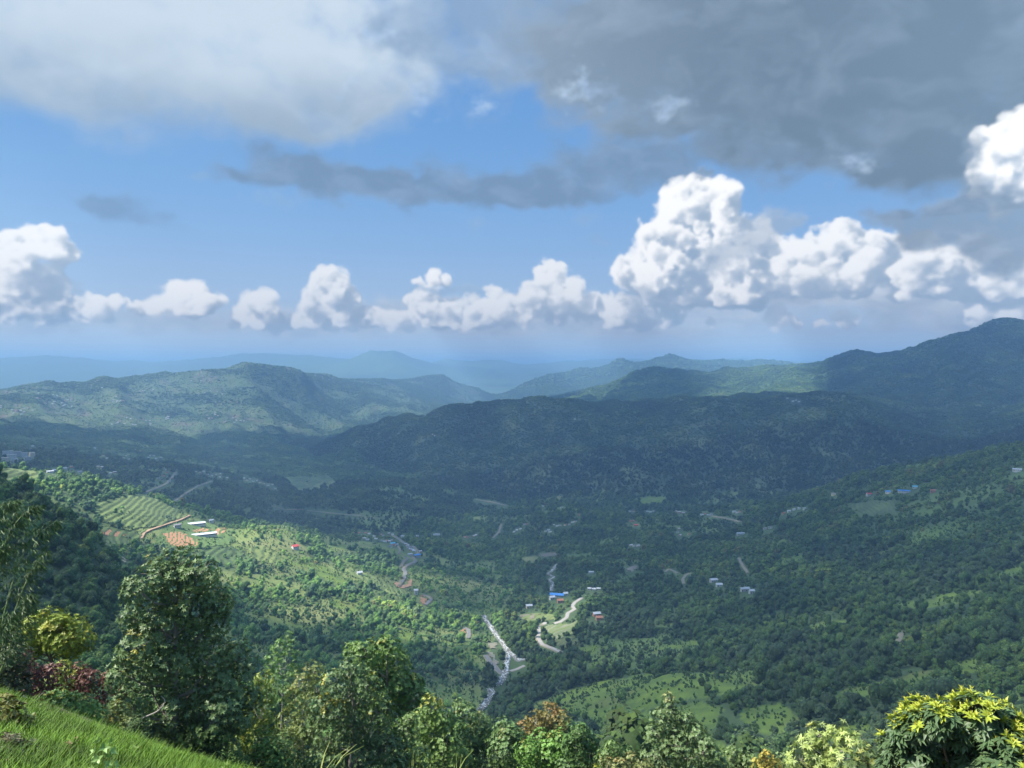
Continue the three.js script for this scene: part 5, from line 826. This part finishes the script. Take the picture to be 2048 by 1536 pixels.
plant('bush', 'low green bush at the top edge of the grass slope', { D: 30, foot: [155, 1445], seed: 6, girth: 0.05, col: [0.085, 0.15, 0.035], len: 0.14, wid: 0.05, cover: 0.8, category: 'bush', stems: 3, lobes: lob('100,1412,24 128,1418,26 158,1420,28 185,1435,24 118,1398,18 150,1402,16') });
plant('bush', 'olive green bush left of the tall tree foot, above the grass', { D: 31, foot: [232, 1480], seed: 7, girth: 0.05, col: [0.10, 0.125, 0.035], young: [0.24, 0.23, 0.05], yshare: 0.18, len: 0.14, wid: 0.05, cover: 0.75, category: 'bush', stems: 3, lobes: lob('205,1440,24 235,1430,26 225,1460,28 258,1462,26 200,1462,18 245,1490,26 270,1495,22') });
plant('bush', 'dark bush at the left edge under the bamboo', { D: 34, foot: [10, 1400], seed: 8, girth: 0.06, col: [0.055, 0.07, 0.03], young: [0.17, 0.10, 0.04], yshare: 0.15, len: 0.15, wid: 0.055, cover: 0.8, category: 'bush', stems: 2, lobes: lob('0,1300,34 28,1318,28 8,1350,34 35,1372,26 -15,1372,30 12,1392,22') });
plant('sapling', 'slim yellow green sapling right of the tall dark tree', { D: 38, foot: [515, 1560], seed: 9, girth: 0.07, bark: 'pale', col: [0.15, 0.185, 0.032], young: [0.33, 0.30, 0.05], yshare: 0.16, len: 0.15, wid: 0.055, cover: 0.6, gap: -0.2, stems: 2, lobes: lob('528,1358,18 512,1380,22 532,1395,20 505,1408,24 520,1432,26 492,1448,22 532,1455,22 510,1480,26 480,1490,22 540,1490,20 500,1520,26') });
plant('sapling', 'pale feathery green tree behind the yellow green sapling', { D: 62, foot: [560, 1560], seed: 10, girth: 0.09, bark: 'pale', col: [0.10, 0.17, 0.05], len: 0.24, wid: 0.06, cover: 0.55, gap: -0.15, droop: 0.5, lobes: lob('575,1275,14 560,1295,18 582,1305,16 548,1325,20 570,1335,22 590,1340,16 552,1365,22 540,1395,20 575,1390,20') });
plant('broadleaf_tree', 'twin topped tall green tree at centre left, tallest of the central group', { D: 50, foot: [770, 1600], seed: 11, girth: 0.22, bark: 'grey', col: [0.085, 0.14, 0.034], young: [0.22, 0.22, 0.05], yshare: 0.10, len: 0.26, wid: 0.10, cover: 0.8, droop: 0.3, lobes: lob('708,1302,22 735,1310,32 775,1300,30 788,1330,38 748,1345,42 805,1372,36 832,1366,18 775,1388,44 820,1405,28 842,1392,16 790,1440,44 745,1400,36') });
plant('broadleaf_tree', 'broad dense tree with yellow sprigs in front of the twin topped tree', { D: 41, foot: [700, 1590], seed: 12, girth: 0.2, bark: 'grey', col: [0.075, 0.118, 0.044], young: [0.36, 0.33, 0.06], yshare: 0.08, len: 0.20, wid: 0.065, cover: 0.66, gap: -0.24, lobes: lob('702,1345,34 668,1368,30,0.2 735,1375,36 695,1392,38 648,1415,28,0.5 672,1430,32,0.3 708,1440,44 758,1425,32,0.35 742,1465,42,0.2 690,1485,42 650,1475,24 715,1520,44 768,1500,36 660,1525,34 780,1540,36') });
plant('broadleaf_tree', 'hazy olive green tree left of the central group', { D: 46, foot: [605, 1590], seed: 13, girth: 0.1, bark: 'pale', col: [0.125, 0.155, 0.046], young: [0.24, 0.22, 0.07], yshare: 0.14, len: 0.18, wid: 0.05, cover: 0.5, gap: -0.16, lobes: lob('628,1345,24 605,1368,28 638,1378,26 588,1400,28 618,1412,30 578,1440,28 608,1452,30 585,1485,30 620,1495,28 570,1520,28 610,1530,30') });
plant('broadleaf_tree', 'leafy mid green tree right of the central group, with yellow sprigs on its left', { D: 47, foot: [890, 1600], seed: 14, girth: 0.14, bark: 'grey', col: [0.098, 0.155, 0.04], young: [0.28, 0.28, 0.05], yshare: 0.12, len: 0.2, wid: 0.07, cover: 0.66, lobes: lob('862,1415,26,0.4 850,1450,36,0.2 882,1440,26 905,1465,34 845,1495,38 890,1500,38 870,1530,40 920,1525,36') });
plant('broadleaf_tree', 'rounded grey green tree below the river bend', { D: 52, foot: [950, 1610], seed: 15, girth: 0.14, bark: 'pale', col: [0.092, 0.14, 0.05], young: [0.2, 0.2, 0.06], yshare: 0.12, len: 0.21, wid: 0.07, cover: 0.66, lobes: lob('918,1412,16 932,1436,28 962,1448,24 948,1472,34 978,1485,30 940,1508,36 985,1520,36') });
plant('broadleaf_tree', 'low dense green tree at bottom centre, left of the brown leaved tree', { D: 50, foot: [1020, 1610], seed: 16, girth: 0.12, bark: 'grey', col: [0.082, 0.135, 0.046], young: [0.18, 0.19, 0.06], yshare: 0.1, len: 0.2, wid: 0.07, cover: 0.7, lobes: lob('1008,1455,22 990,1472,22 1022,1474,28 1042,1492,28 1010,1505,36 1050,1520,34 1005,1540,36') });
plant('broadleaf_tree', 'tree with brown orange young leaves at bottom centre', { D: 58, foot: [1090, 1610], seed: 17, girth: 0.14, bark: 'pale', col: [0.135, 0.12, 0.038], young: [0.24, 0.145, 0.05], yshare: 0.34, len: 0.22, wid: 0.07, cover: 0.7, lobes: lob('1096,1428,26 1070,1440,22 1120,1440,22 1048,1456,16 1085,1456,28 1112,1462,24 1060,1470,20') });
plant('broadleaf_tree', 'bright green leafy tree just below the brown leaved tree', { D: 47, foot: [1090, 1620], seed: 18, girth: 0.12, col: [0.095, 0.175, 0.036], len: 0.18, wid: 0.08, cover: 0.75, lobes: lob('1082,1482,26 1120,1488,30 1056,1502,28 1100,1512,36 1066,1535,34 1130,1530,34') });
plant('broadleaf_tree', 'dark green tree with a yellow right edge, right of the bright green tree', { D: 45, foot: [1170, 1620], seed: 19, girth: 0.12, col: [0.058, 0.105, 0.03], young: [0.34, 0.36, 0.04], yshare: 0.03, len: 0.18, wid: 0.075, cover: 0.8, lobes: lob('1160,1466,20 1176,1484,24 1150,1495,28 1184,1508,20,0.45 1162,1520,32 1196,1524,14,0.7 1135,1540,28') });
plant('broadleaf_tree', 'cone shaped grey green tree at bottom right of centre', { D: 33, foot: [1360, 1620], seed: 20, girth: 0.13, bark: 'grey', col: [0.095, 0.14, 0.056], young: [0.22, 0.22, 0.085], yshare: 0.2, len: 0.15, wid: 0.055, cover: 0.66, lobes: lob('1337,1398,12 1342,1418,22 1322,1436,22 1368,1440,24 1345,1452,32 1312,1470,24 1392,1470,26 1352,1490,42 1412,1500,28 1308,1510,28 1390,1520,40 1340,1535,40 1430,1530,26') });
plant('bush', 'small yellow brown bush top at the bottom edge, right of the cone shaped tree', { D: 28, foot: [1532, 1620], seed: 21, girth: 0.05, col: [0.20, 0.185, 0.04], young: [0.34, 0.26, 0.05], yshare: 0.3, len: 0.12, wid: 0.05, cover: 0.75, category: 'bush', lobes: lob('1532,1518,14 1524,1535,22 1548,1538,20') });
plant('bush', 'brownish bush top at the bottom edge, left of the cone shaped tree', { D: 30, foot: [1262, 1620], seed: 22, girth: 0.05, col: [0.115, 0.13, 0.045], young: [0.22, 0.18, 0.06], yshare: 0.25, len: 0.12, wid: 0.05, cover: 0.7, category: 'bush', lobes: lob('1262,1522,18 1240,1535,20 1285,1535,22 1215,1530,18') });
plant('bush', 'pale olive bush with drooping leaf fans at bottom right', { D: 22, foot: [1655, 1640], seed: 23, girth: 0.06, bark: 'pale', col: [0.20, 0.245, 0.075], young: [0.34, 0.33, 0.10], yshare: 0.18, len: 0.15, wid: 0.038, leaves: 7, cover: 0.60, droop: 0.9, spread: 1.0, up: 0.6, gap: -0.25, category: 'bush', lobes: lob('1638,1468,22 1678,1464,22 1615,1486,22 1658,1490,32 1700,1484,24 1722,1478,14 1598,1518,24 1640,1520,34 1690,1515,30 1730,1510,20 1655,1545,34') });
plant('bush', 'green bush between the pale olive bush and the yellow tipped bush', { D: 19, foot: [1740, 1640], seed: 24, girth: 0.05, col: [0.10, 0.145, 0.05], len: 0.14, wid: 0.05, cover: 0.75, category: 'bush', lobes: lob('1735,1525,26 1705,1540,24 1765,1535,26 1780,1500,18') });
plant('bush', 'mid green bush at the bottom edge under the yellow green sapling', { D: 40, foot: [545, 1600], seed: 40, girth: 0.06, col: [0.09, 0.135, 0.04], young: [0.2, 0.2, 0.05], len: 0.16, wid: 0.06, cover: 0.7, category: 'bush', stems: 2, lobes: lob('470,1510,28 520,1500,28 560,1490,26 545,1525,34 590,1530,30 480,1535,30') });
plant('bush', 'grey green bush filling the gap right of the broad central tree, at the bottom edge', { D: 43, foot: [820, 1610], seed: 41, girth: 0.06, col: [0.085, 0.13, 0.042], young: [0.2, 0.19, 0.05], len: 0.17, wid: 0.06, cover: 0.7, category: 'bush', stems: 2, lobes: lob('815,1470,26 800,1500,32 830,1520,34 790,1530,30 820,1440,18') });
plant('bush', 'leafy green bush at the bottom edge, right of the tree with a yellow edge', { D: 44, foot: [1235, 1620], seed: 42, girth: 0.06, col: [0.085, 0.135, 0.04], young: [0.18, 0.19, 0.05], len: 0.17, wid: 0.06, cover: 0.7, category: 'bush', stems: 2, lobes: lob('1225,1500,20 1250,1512,22 1215,1522,26 1270,1532,26') });
plant('bush', 'dull green bush at the bottom edge between cone shaped tree and pale olive bush', { D: 36, foot: [1490, 1630], seed: 43, girth: 0.05, col: [0.09, 0.13, 0.045], len: 0.15, wid: 0.055, cover: 0.7, category: 'bush', stems: 2, lobes: lob('1465,1515,22 1495,1525,22 1570,1528,22 1480,1542,26') });
plant('broadleaf_tree', 'grey green tree filling the middle between the hazy olive tree and the broad central tree', { D: 44, foot: [655, 1600], seed: 44, girth: 0.1, col: [0.095, 0.135, 0.045], young: [0.2, 0.2, 0.06], len: 0.17, wid: 0.06, cover: 0.65, lobes: lob('640,1440,24 625,1465,26 650,1500,30 635,1530,32') });
{ // the bright bush at the bottom right: big leaves in fans, each fan on its own twig
  const D = 12.5, r = rng(4242), base = at(1910, 1660, D), t = thing('bush', base, 'large bush with bright yellow young leaves over dark green ones, at bottom right', 'bush');
  const lobes = lob('1800,1442,28,0.5 1832,1424,34,0.9 1866,1420,28,0.7 1852,1456,44,0.5 1900,1440,36,0.35 1940,1414,40,1 1978,1430,40,0.95 2006,1452,36,0.8 1950,1456,50,0.7 1996,1490,48,0.35 2040,1478,36,0.4 1785,1482,34,0.2 1820,1500,48,0.15 1880,1500,56,0.35 1940,1510,56,0.3 2010,1530,54,0.3 1840,1535,44,0.5 1780,1530,36,0.1 1900,1545,54,0.5 1965,1550,54,0.3');
  const stems = [], col = [0.075, 0.125, 0.052], young = [0.31, 0.37, 0.045];
  put('trunk', limb([new THREE.Vector3(0, -0.6, 0), new THREE.Vector3(0.05, 0.4, 0.1), new THREE.Vector3(0.1, 1.2, 0)], 0.09, 0.03, 7), barkMats.brown, t);
  const variants = [];
  for (let k = 0; k < 8; k++) { const F = new Leaves(), yv = k < 4; F.whorl(new THREE.Vector3(), new THREE.Vector3(0, 1, 0), r, { leaves: yv ? 10 : 8, len: yv ? 0.135 : 0.14, wid: yv ? 0.042 : 0.05, spread: yv ? 0.62 : 0.9, droop: yv ? 0.42 : 0.95, col: yv ? young : col, soft: 0.15 }); if (yv) F.whorl(new THREE.Vector3(0, 0.02, 0), new THREE.Vector3(0, 1, 0), r, { leaves: 4, len: 0.11, wid: 0.03, spread: 0.2, droop: 0, col: [0.40, 0.40, 0.06], soft: 0.1 }); variants.push(F.build()); }
  const rest = new Leaves(), up = new THREE.Vector3(0, 1, 0), fans = [];
  for (const [x, y, R, ys] of lobes) {
    const m = R * 0.9 / FOCAL * D, c = at(x + 12, y + 14, D + (r() - 0.5) * 1.0).sub(base);
    stems.push(limb([new THREE.Vector3(0.1, 0.6, 0), c.clone().multiplyScalar(0.6).add(new THREE.Vector3(0, 0.1, 0)), c], 0.03, 0.01, 5));
    for (let i = 0; i < 105; i++) {
      const z = r() * 2 - 1, b = r() * 6.283, q = Math.sqrt(1 - z * z), d = new THREE.Vector3(q * Math.cos(b), z, q * Math.sin(b)), s = 0.55 + 0.5 * r(), p = c.clone().addScaledVector(d, m * s), axis = d.clone().multiplyScalar(0.8).add(new THREE.Vector3((r() - 0.5) * 0.8, 0.9, (r() - 0.5) * 0.8 - 0.2)).normalize();
      const isY = s > 0.7 && d.y > -0.1 && r() < ys * 0.62; stems.push(limb([c, c.clone().lerp(p, 0.6), p], 0.008, 0.004, 3));
      fans.push([p, axis, isY, d.z > -0.2 ? 1 + r() : r()]);
    }
  }
  put('branch', mergeGeometries(stems), barkMats.brown, t);
  fans.sort((a, b) => b[3] - a[3]);
  const twigs = [];
  fans.forEach(([p, axis, isY, w], i) => {
    const q = new THREE.Quaternion().setFromUnitVectors(up, axis), k = (isY ? 0 : 4) + i % 4;
    if (i < 300) { const f = put('leaf_fan', variants[k], leafFront, t); f.position.copy(p); f.quaternion.copy(q); f.rotateY(r() * 6.28); f.scale.setScalar(0.85 + 0.3 * r()); } else twigs.push(variants[k].clone().applyMatrix4(new THREE.Matrix4().compose(p, q, new THREE.Vector3(1, 1, 1))));
  });
  tag(put('foliage', mergeGeometries(twigs), leafFront, t), null, null, null, 'stuff');
}
{ // bamboo at the left edge: arching culms hung with narrow drooping leaves
  const D = 30, r = rng(606), base = at(-40, 1440, D); base.y = groundXZ(base.x, base.z);
  const t = thing('bamboo', base, 'feathery dark green bamboo arching in from the left edge', 'bamboo');
  for (const c of ['-30,1460 -8,1300 30,1150 70,1075 112,1042', '-50,1460 -22,1280 5,1110 36,1040 76,1010', '-60,1460 -40,1260 -22,1090 0,1016 28,1004', '-40,1460 -10,1330 25,1235 52,1165 92,1100', '-30,1460 -5,1360 22,1290 44,1236 60,1190', '-60,1460 -46,1300 -36,1180 -20,1120 6,1092', '-30,1460 -16,1380 -4,1310 8,1262 26,1228']) {
    const pts = pairs(c).map(([x, y]) => at(x, y, D + (r() - 0.5) * 2.5).sub(base)), curve = new THREE.CatmullRomCurve3(pts), F = new Leaves();
    const culm = put('culm', limb(pts, 0.045, 0.006, 6), barkMats.green, t);
    for (let i = 0; i < 210; i++) {
      const s = 0.42 + 0.58 * Math.pow(r(), 0.8), p = curve.getPoint(s), R = 0.50 * Math.sin(Math.min(1, (1.06 - s) * 2.2) * 1.57) + 0.06, b = r() * 6.283; p.x += Math.cos(b) * R * r(); p.z += Math.sin(b) * R * r(); p.y += (r() - 0.62) * R * 1.1;
      const g = 0.7 + 0.6 * r();
      for (let k = 0; k < 5; k++) { const d = new THREE.Vector3(Math.cos(b) * 0.6 + (r() - 0.5) * 1.2 + 0.25, -0.55 - 0.5 * r(), Math.sin(b) * 0.6 + (r() - 0.5) * 1.2).normalize(), sd = new THREE.Vector3(r() - 0.5, r() - 0.5, r() - 0.5).cross(d).normalize(); F.leaf(p, d, sd, 0.17 + 0.10 * r(), 0.026, 0.05, [0.07 * g, 0.135 * g, 0.036 * g], 0.2, new THREE.Vector3(0, 1, 0)); }
    }
    tag(put('foliage', F.build(), leafFront, t), null, null, null, 'stuff');
  }
}
{ // grass slope at the lower left, undergrowth, weeds
  const r = rng(515), tufts = [], blades = (n, h, spread, seed, w = 0.012) => { const q = rng(seed), pos = [], nor = [], col = [], idx = []; for (let i = 0; i < n; i++) { const b = q() * 6.283, l = h * (0.6 + 0.6 * q()), lean = 0.25 + 0.55 * q(), x = (q() - 0.5) * spread, z = (q() - 0.5) * spread, dx = Math.cos(b), dz = Math.sin(b) * 0.7, px = -dz, pz = dx, k = pos.length / 3, g = 0.75 + 0.5 * q(), y = q() < 0.12; for (let s = 0; s <= 3; s++) { const t = s / 3, hh = l * t * (1 - 0.25 * t * lean), ox = x + (dx * 0.6 + 0.55) * lean * l * t * t, oz = z + dz * 0.6 * lean * l * t * t, ww = w * (1 - t * 0.85); pos.push(ox - px * ww, hh, oz - pz * ww, ox + px * ww, hh, oz + pz * ww); nor.push(0, 1, 0.2, 0, 1, 0.2); const c = y ? [1.5, 1.2, 1.3] : [g * (0.8 + 0.35 * t), g * (0.7 + 0.4 * t), g * 0.8]; col.push(...c, ...c); if (s) { const o = k + s * 2; idx.push(o - 2, o - 1, o, o - 1, o + 1, o); } } } const g = new THREE.BufferGeometry(); g.setAttribute('position', new THREE.Float32BufferAttribute(pos, 3)); g.setAttribute('normal', new THREE.Float32BufferAttribute(nor, 3)); g.setAttribute('color', new THREE.Float32BufferAttribute(col, 3)); g.setIndex(idx); return g; };
  const M = new THREE.Matrix4(), q = new THREE.Quaternion(), up = new THREE.Vector3(0, 1, 0), s = new THREE.Vector3(), p = new THREE.Vector3();
  for (let i = 0; i < 34000; i++) {
    const D = Math.sqrt(lerp(49, 1400, r())), px = lerp(-120, 640, r()), a = Math.atan2(px - 1024, FOCAL), x = D * Math.sin(a), z = -D * Math.cos(a), y = groundXZ(x, z), [, row] = toPixel(x, y, z);
    const edge = px < 330 ? lerp(1408, 1522, px / 330) : lerp(1522, 1556, (px - 330) / 160); if (row < edge + 10 * n2(px / 40, 3) || row > 1640) continue;
    tufts.push([x, y, z, 0.8 + 0.6 * r(), (r() - 0.5) * 2.0, 0.5 + 0.75 * clamp(0.5 + 1.2 * fbm(x / 2.6, z / 2.6, 3)) + 0.2 * r()]);
  }
  const m = new THREE.InstancedMesh(blades(16, 0.34, 0.26, 8, 0.009), leafFront, tufts.length); tufts.forEach(([x, y, z, k, b, g], i) => { m.setMatrixAt(i, M.compose(p.set(x, y - 0.03, z), q.setFromAxisAngle(up, b), s.set(k, k, k))); m.setColorAt(i, lin(0.112 * g, 0.245 * g, 0.022 * g)); });
  m.name = 'grass'; m.castShadow = m.receiveShadow = true; scene.add(tag(m, 'lush bright green grass on the slope at the lower left corner', null, null, 'stuff'));
  // broad leaved weeds among the grass
  const W = new Leaves(); for (let i = 0; i < 5; i++) W.whorl(new THREE.Vector3((r() - 0.5) * 0.1, 0.06 + 0.085 * i, (r() - 0.5) * 0.1), new THREE.Vector3(0, 1, 0), r, { leaves: 5, len: 0.12, wid: 0.05, spread: 0.9, droop: 0.15, col: [1, 1, 1], soft: 0.3 });
  const wg = W.build(), wl = tufts.filter((t, i) => i % 70 === 0 && fbm(t[0] / 2.4 + 9, t[2] / 2.4, 2) > -0.05), wm = new THREE.InstancedMesh(wg, leafFront, wl.length); wl.forEach(([x, y, z, k, b], i) => { wm.setMatrixAt(i, M.compose(p.set(x, y, z), q.setFromAxisAngle(up, b * 3), s.set(k * 0.55, k * 0.7, k * 0.55))); const h = r(); wm.setColorAt(i, h < 0.6 ? lin(0.10, 0.17, 0.04) : h < 0.85 ? lin(0.16, 0.22, 0.06) : lin(0.18, 0.11, 0.05)); });
  wm.name = 'weeds'; wm.castShadow = wm.receiveShadow = true; scene.add(tag(wm, 'small broad leaved weeds scattered through the grass slope', null, null, 'stuff'));
  // undergrowth under the foreground trees
  const sets = NEAR.map(() => []);
  for (let i = 0; i < 1500; i++) { const D = Math.sqrt(lerp(676, 9025, r())), a = lerp(-0.66, 0.66, r()), x = D * Math.sin(a), z = -D * Math.cos(a), y = groundXZ(x, z), [px, row] = toPixel(x, y, z), edge = px < 330 ? lerp(1388, 1502, px / 330) : lerp(1502, 1540, (px - 330) / 160); if (D < 34 && row > edge - 6) continue; if (D < 60 && px < 330 && r() < 0.35) continue; const k = 1.0 + 1.7 * r(); if (toPixel(x, y + k, z)[1] < edge - 70 && px < 480) continue; sets[i % 4].push([x, y - 0.25, z, k, r() * 6.28, green(r, x * 6, z * 6, 0.15)]); }
  sets.forEach((l, k) => { const u = new THREE.InstancedMesh(SHRUB[k], leafMat, l.length); l.forEach(([x, y, z, w, b, c], i) => { u.setMatrixAt(i, M.compose(p.set(x, y, z), q.setFromAxisAngle(up, b), s.set(w, w, w))); u.setColorAt(i, c); }); u.name = numbered('undergrowth'); u.castShadow = u.receiveShadow = true; scene.add(tag(u, 'mixed undergrowth around the feet of the foreground trees', null, 'undergrowth', 'stuff')); });
  const clump = (px, py, D, h, n, label, seed) => { const b = at(px, py, D), t = thing('grass_clump', b, label, 'grass clump', null), g = put('blade', blades(n, h, 0.12, seed, 0.012), leafFront.clone(), t); g.material.color.setRGB(0.24, 0.34, 0.09); };
  clump(652, 1560, 7, 0.34, 6, 'few long grass blades at the bottom edge, below the dense central tree', 31);
  clump(830, 1556, 7, 0.26, 4, 'few long grass blades at the bottom edge, right of the central tree group', 32);
  clump(925, 1560, 7, 0.28, 4, 'few long grass blades at the bottom edge, below the river', 33);
  // a leafy weed standing in the grass
  const w = at(205, 1545, 11); w.y = Math.min(w.y, groundXZ(w.x, w.z)); const t = thing('weed', w, 'light green leafy weed standing up in the grass at the lower left', 'weed'); const tip = at(208, 1482, 11).sub(w); put('stem', limb([new THREE.Vector3(), tip.clone().multiplyScalar(0.5).add(new THREE.Vector3(0.03, 0, 0)), tip], 0.012, 0.004, 5), barkMats.green, t);
  const F = new Leaves(); for (let i = 0; i < 26; i++) { const k = 0.1 + 0.9 * i / 26, o = tip.clone().multiplyScalar(k), b = i * 2.4, R = 0.10 + 0.16 * (1 - k); o.x += Math.cos(b) * R * 0.8; o.z += Math.sin(b) * R * 0.8; F.whorl(o, new THREE.Vector3(Math.cos(b), 0.7, Math.sin(b)), r, { leaves: 4, len: 0.085, wid: 0.045, droop: 0.2, col: [0.21, 0.33, 0.10], soft: 0.3 }); } put('foliage', F.build(), leafFront, t);
}
plant('bush', 'olive brown bush in the lower left corner of the grass', { D: 15, foot: [2, 1540], seed: 30, girth: 0.03, col: [0.15, 0.15, 0.035], young: [0.26, 0.17, 0.05], yshare: 0.2, len: 0.10, wid: 0.04, cover: 1.5, category: 'bush', stems: 3, lobes: lob('0,1420,26 20,1438,28 -10,1450,34 34,1466,28 10,1482,34 -8,1505,32 44,1494,22') });
plant('bush', 'dull brown green bush at the very bottom left corner', { D: 12, foot: [20, 1580], seed: 31, girth: 0.02, col: [0.12, 0.11, 0.06], young: [0.2, 0.14, 0.08], yshare: 0.15, len: 0.07, wid: 0.03, cover: 1.5, category: 'bush', stems: 3, lobes: lob('10,1512,34 44,1518,30 -10,1530,34 64,1535,26 28,1545,34') });
{ // a pale stone by the corner bush, two dead branches and two birds
  const g = new THREE.IcosahedronGeometry(0.085, 2), p = g.attributes.position; for (let i = 0; i < p.count; i++) { const s = 1 + 0.3 * v3(p.getX(i) * 22, p.getY(i) * 22, p.getZ(i) * 22); p.setXYZ(i, p.getX(i) * s * 1.5, p.getY(i) * s * 0.6, p.getZ(i) * s); } g.computeVertexNormals();
  const s = tag(put('stone', g, std('pale stone', 0.55, 0.45, 0.26)), 'pale yellowish stone at the bottom left corner beside the dull bush', 'stone'); s.position.copy(at(8, 1527, 11));
  const dead = (list, D, label) => { const pts = pairs(list).map(([x, y]) => at(x, y, D)), b = pts[0].clone(), t = thing('dead_branch', b, label, 'dead branch'); const q = pts.map((v) => v.clone().sub(b)); put('stem', limb(q, 0.035, 0.012, 6), barkMats.pale, t); const m = q[Math.floor(q.length / 2)]; put('twig', limb([m, m.clone().add(new THREE.Vector3(0.12, 0.22, 0)), m.clone().add(new THREE.Vector3(0.3, 0.34, 0.05))], 0.014, 0.005, 5), barkMats.pale, t); };
  dead('262,1446 290,1434 318,1420 330,1402 322,1392', 33, 'bare grey branch sticking out left of the tall dark tree');
  dead('45,1392 58,1398 72,1404 90,1408', 29, 'bleached dead branch lying at the top edge of the grass');
  dead('820,1470 800,1452 790,1440', 44, 'bare thin branch right of the yellow sprigs of the central tree');
  const bird = (px, py, D, span, roll, label) => { const b = thing('bird', at(px, py, D), label, 'bird'); b.rotation.set(0.1, 0.6, roll); const m = std('bird', 0.03, 0.03, 0.035, 0.8), body = new THREE.SphereGeometry(0.11, 10, 8).scale(0.8, 0.8, 2.4).scale(span, span, span); put('body', body, m, b); const sh = new THREE.Shape([[0, -0.12], [0.3, -0.14], [0.62, 0.0], [0.9, 0.16], [0.55, 0.10], [0.25, 0.14], [0, 0.12]].map(([x, y]) => new THREE.Vector2(x * span, y * span))); for (const k of [-1, 1]) { const w = put('wing', new THREE.ExtrudeGeometry(sh, { depth: 0.02 * span, bevelEnabled: false }).rotateX(-Math.PI / 2), m, b); w.scale.x = k; w.rotation.z = k * 0.28; } put('tail', new THREE.ConeGeometry(0.09 * span, 0.3 * span, 5).rotateX(-Math.PI / 2).scale(1, 0.3, 1).translate(0, 0, 0.35 * span), m, b); };
  bird(1186, 517, 150, 0.34, 0.25, 'larger small dark bird flying in front of the sky right of centre');
  bird(595, 555, 220, 0.28, -0.1, 'tiny dark bird flying in the sky left of centre');
}
renderer.render(scene, camera);
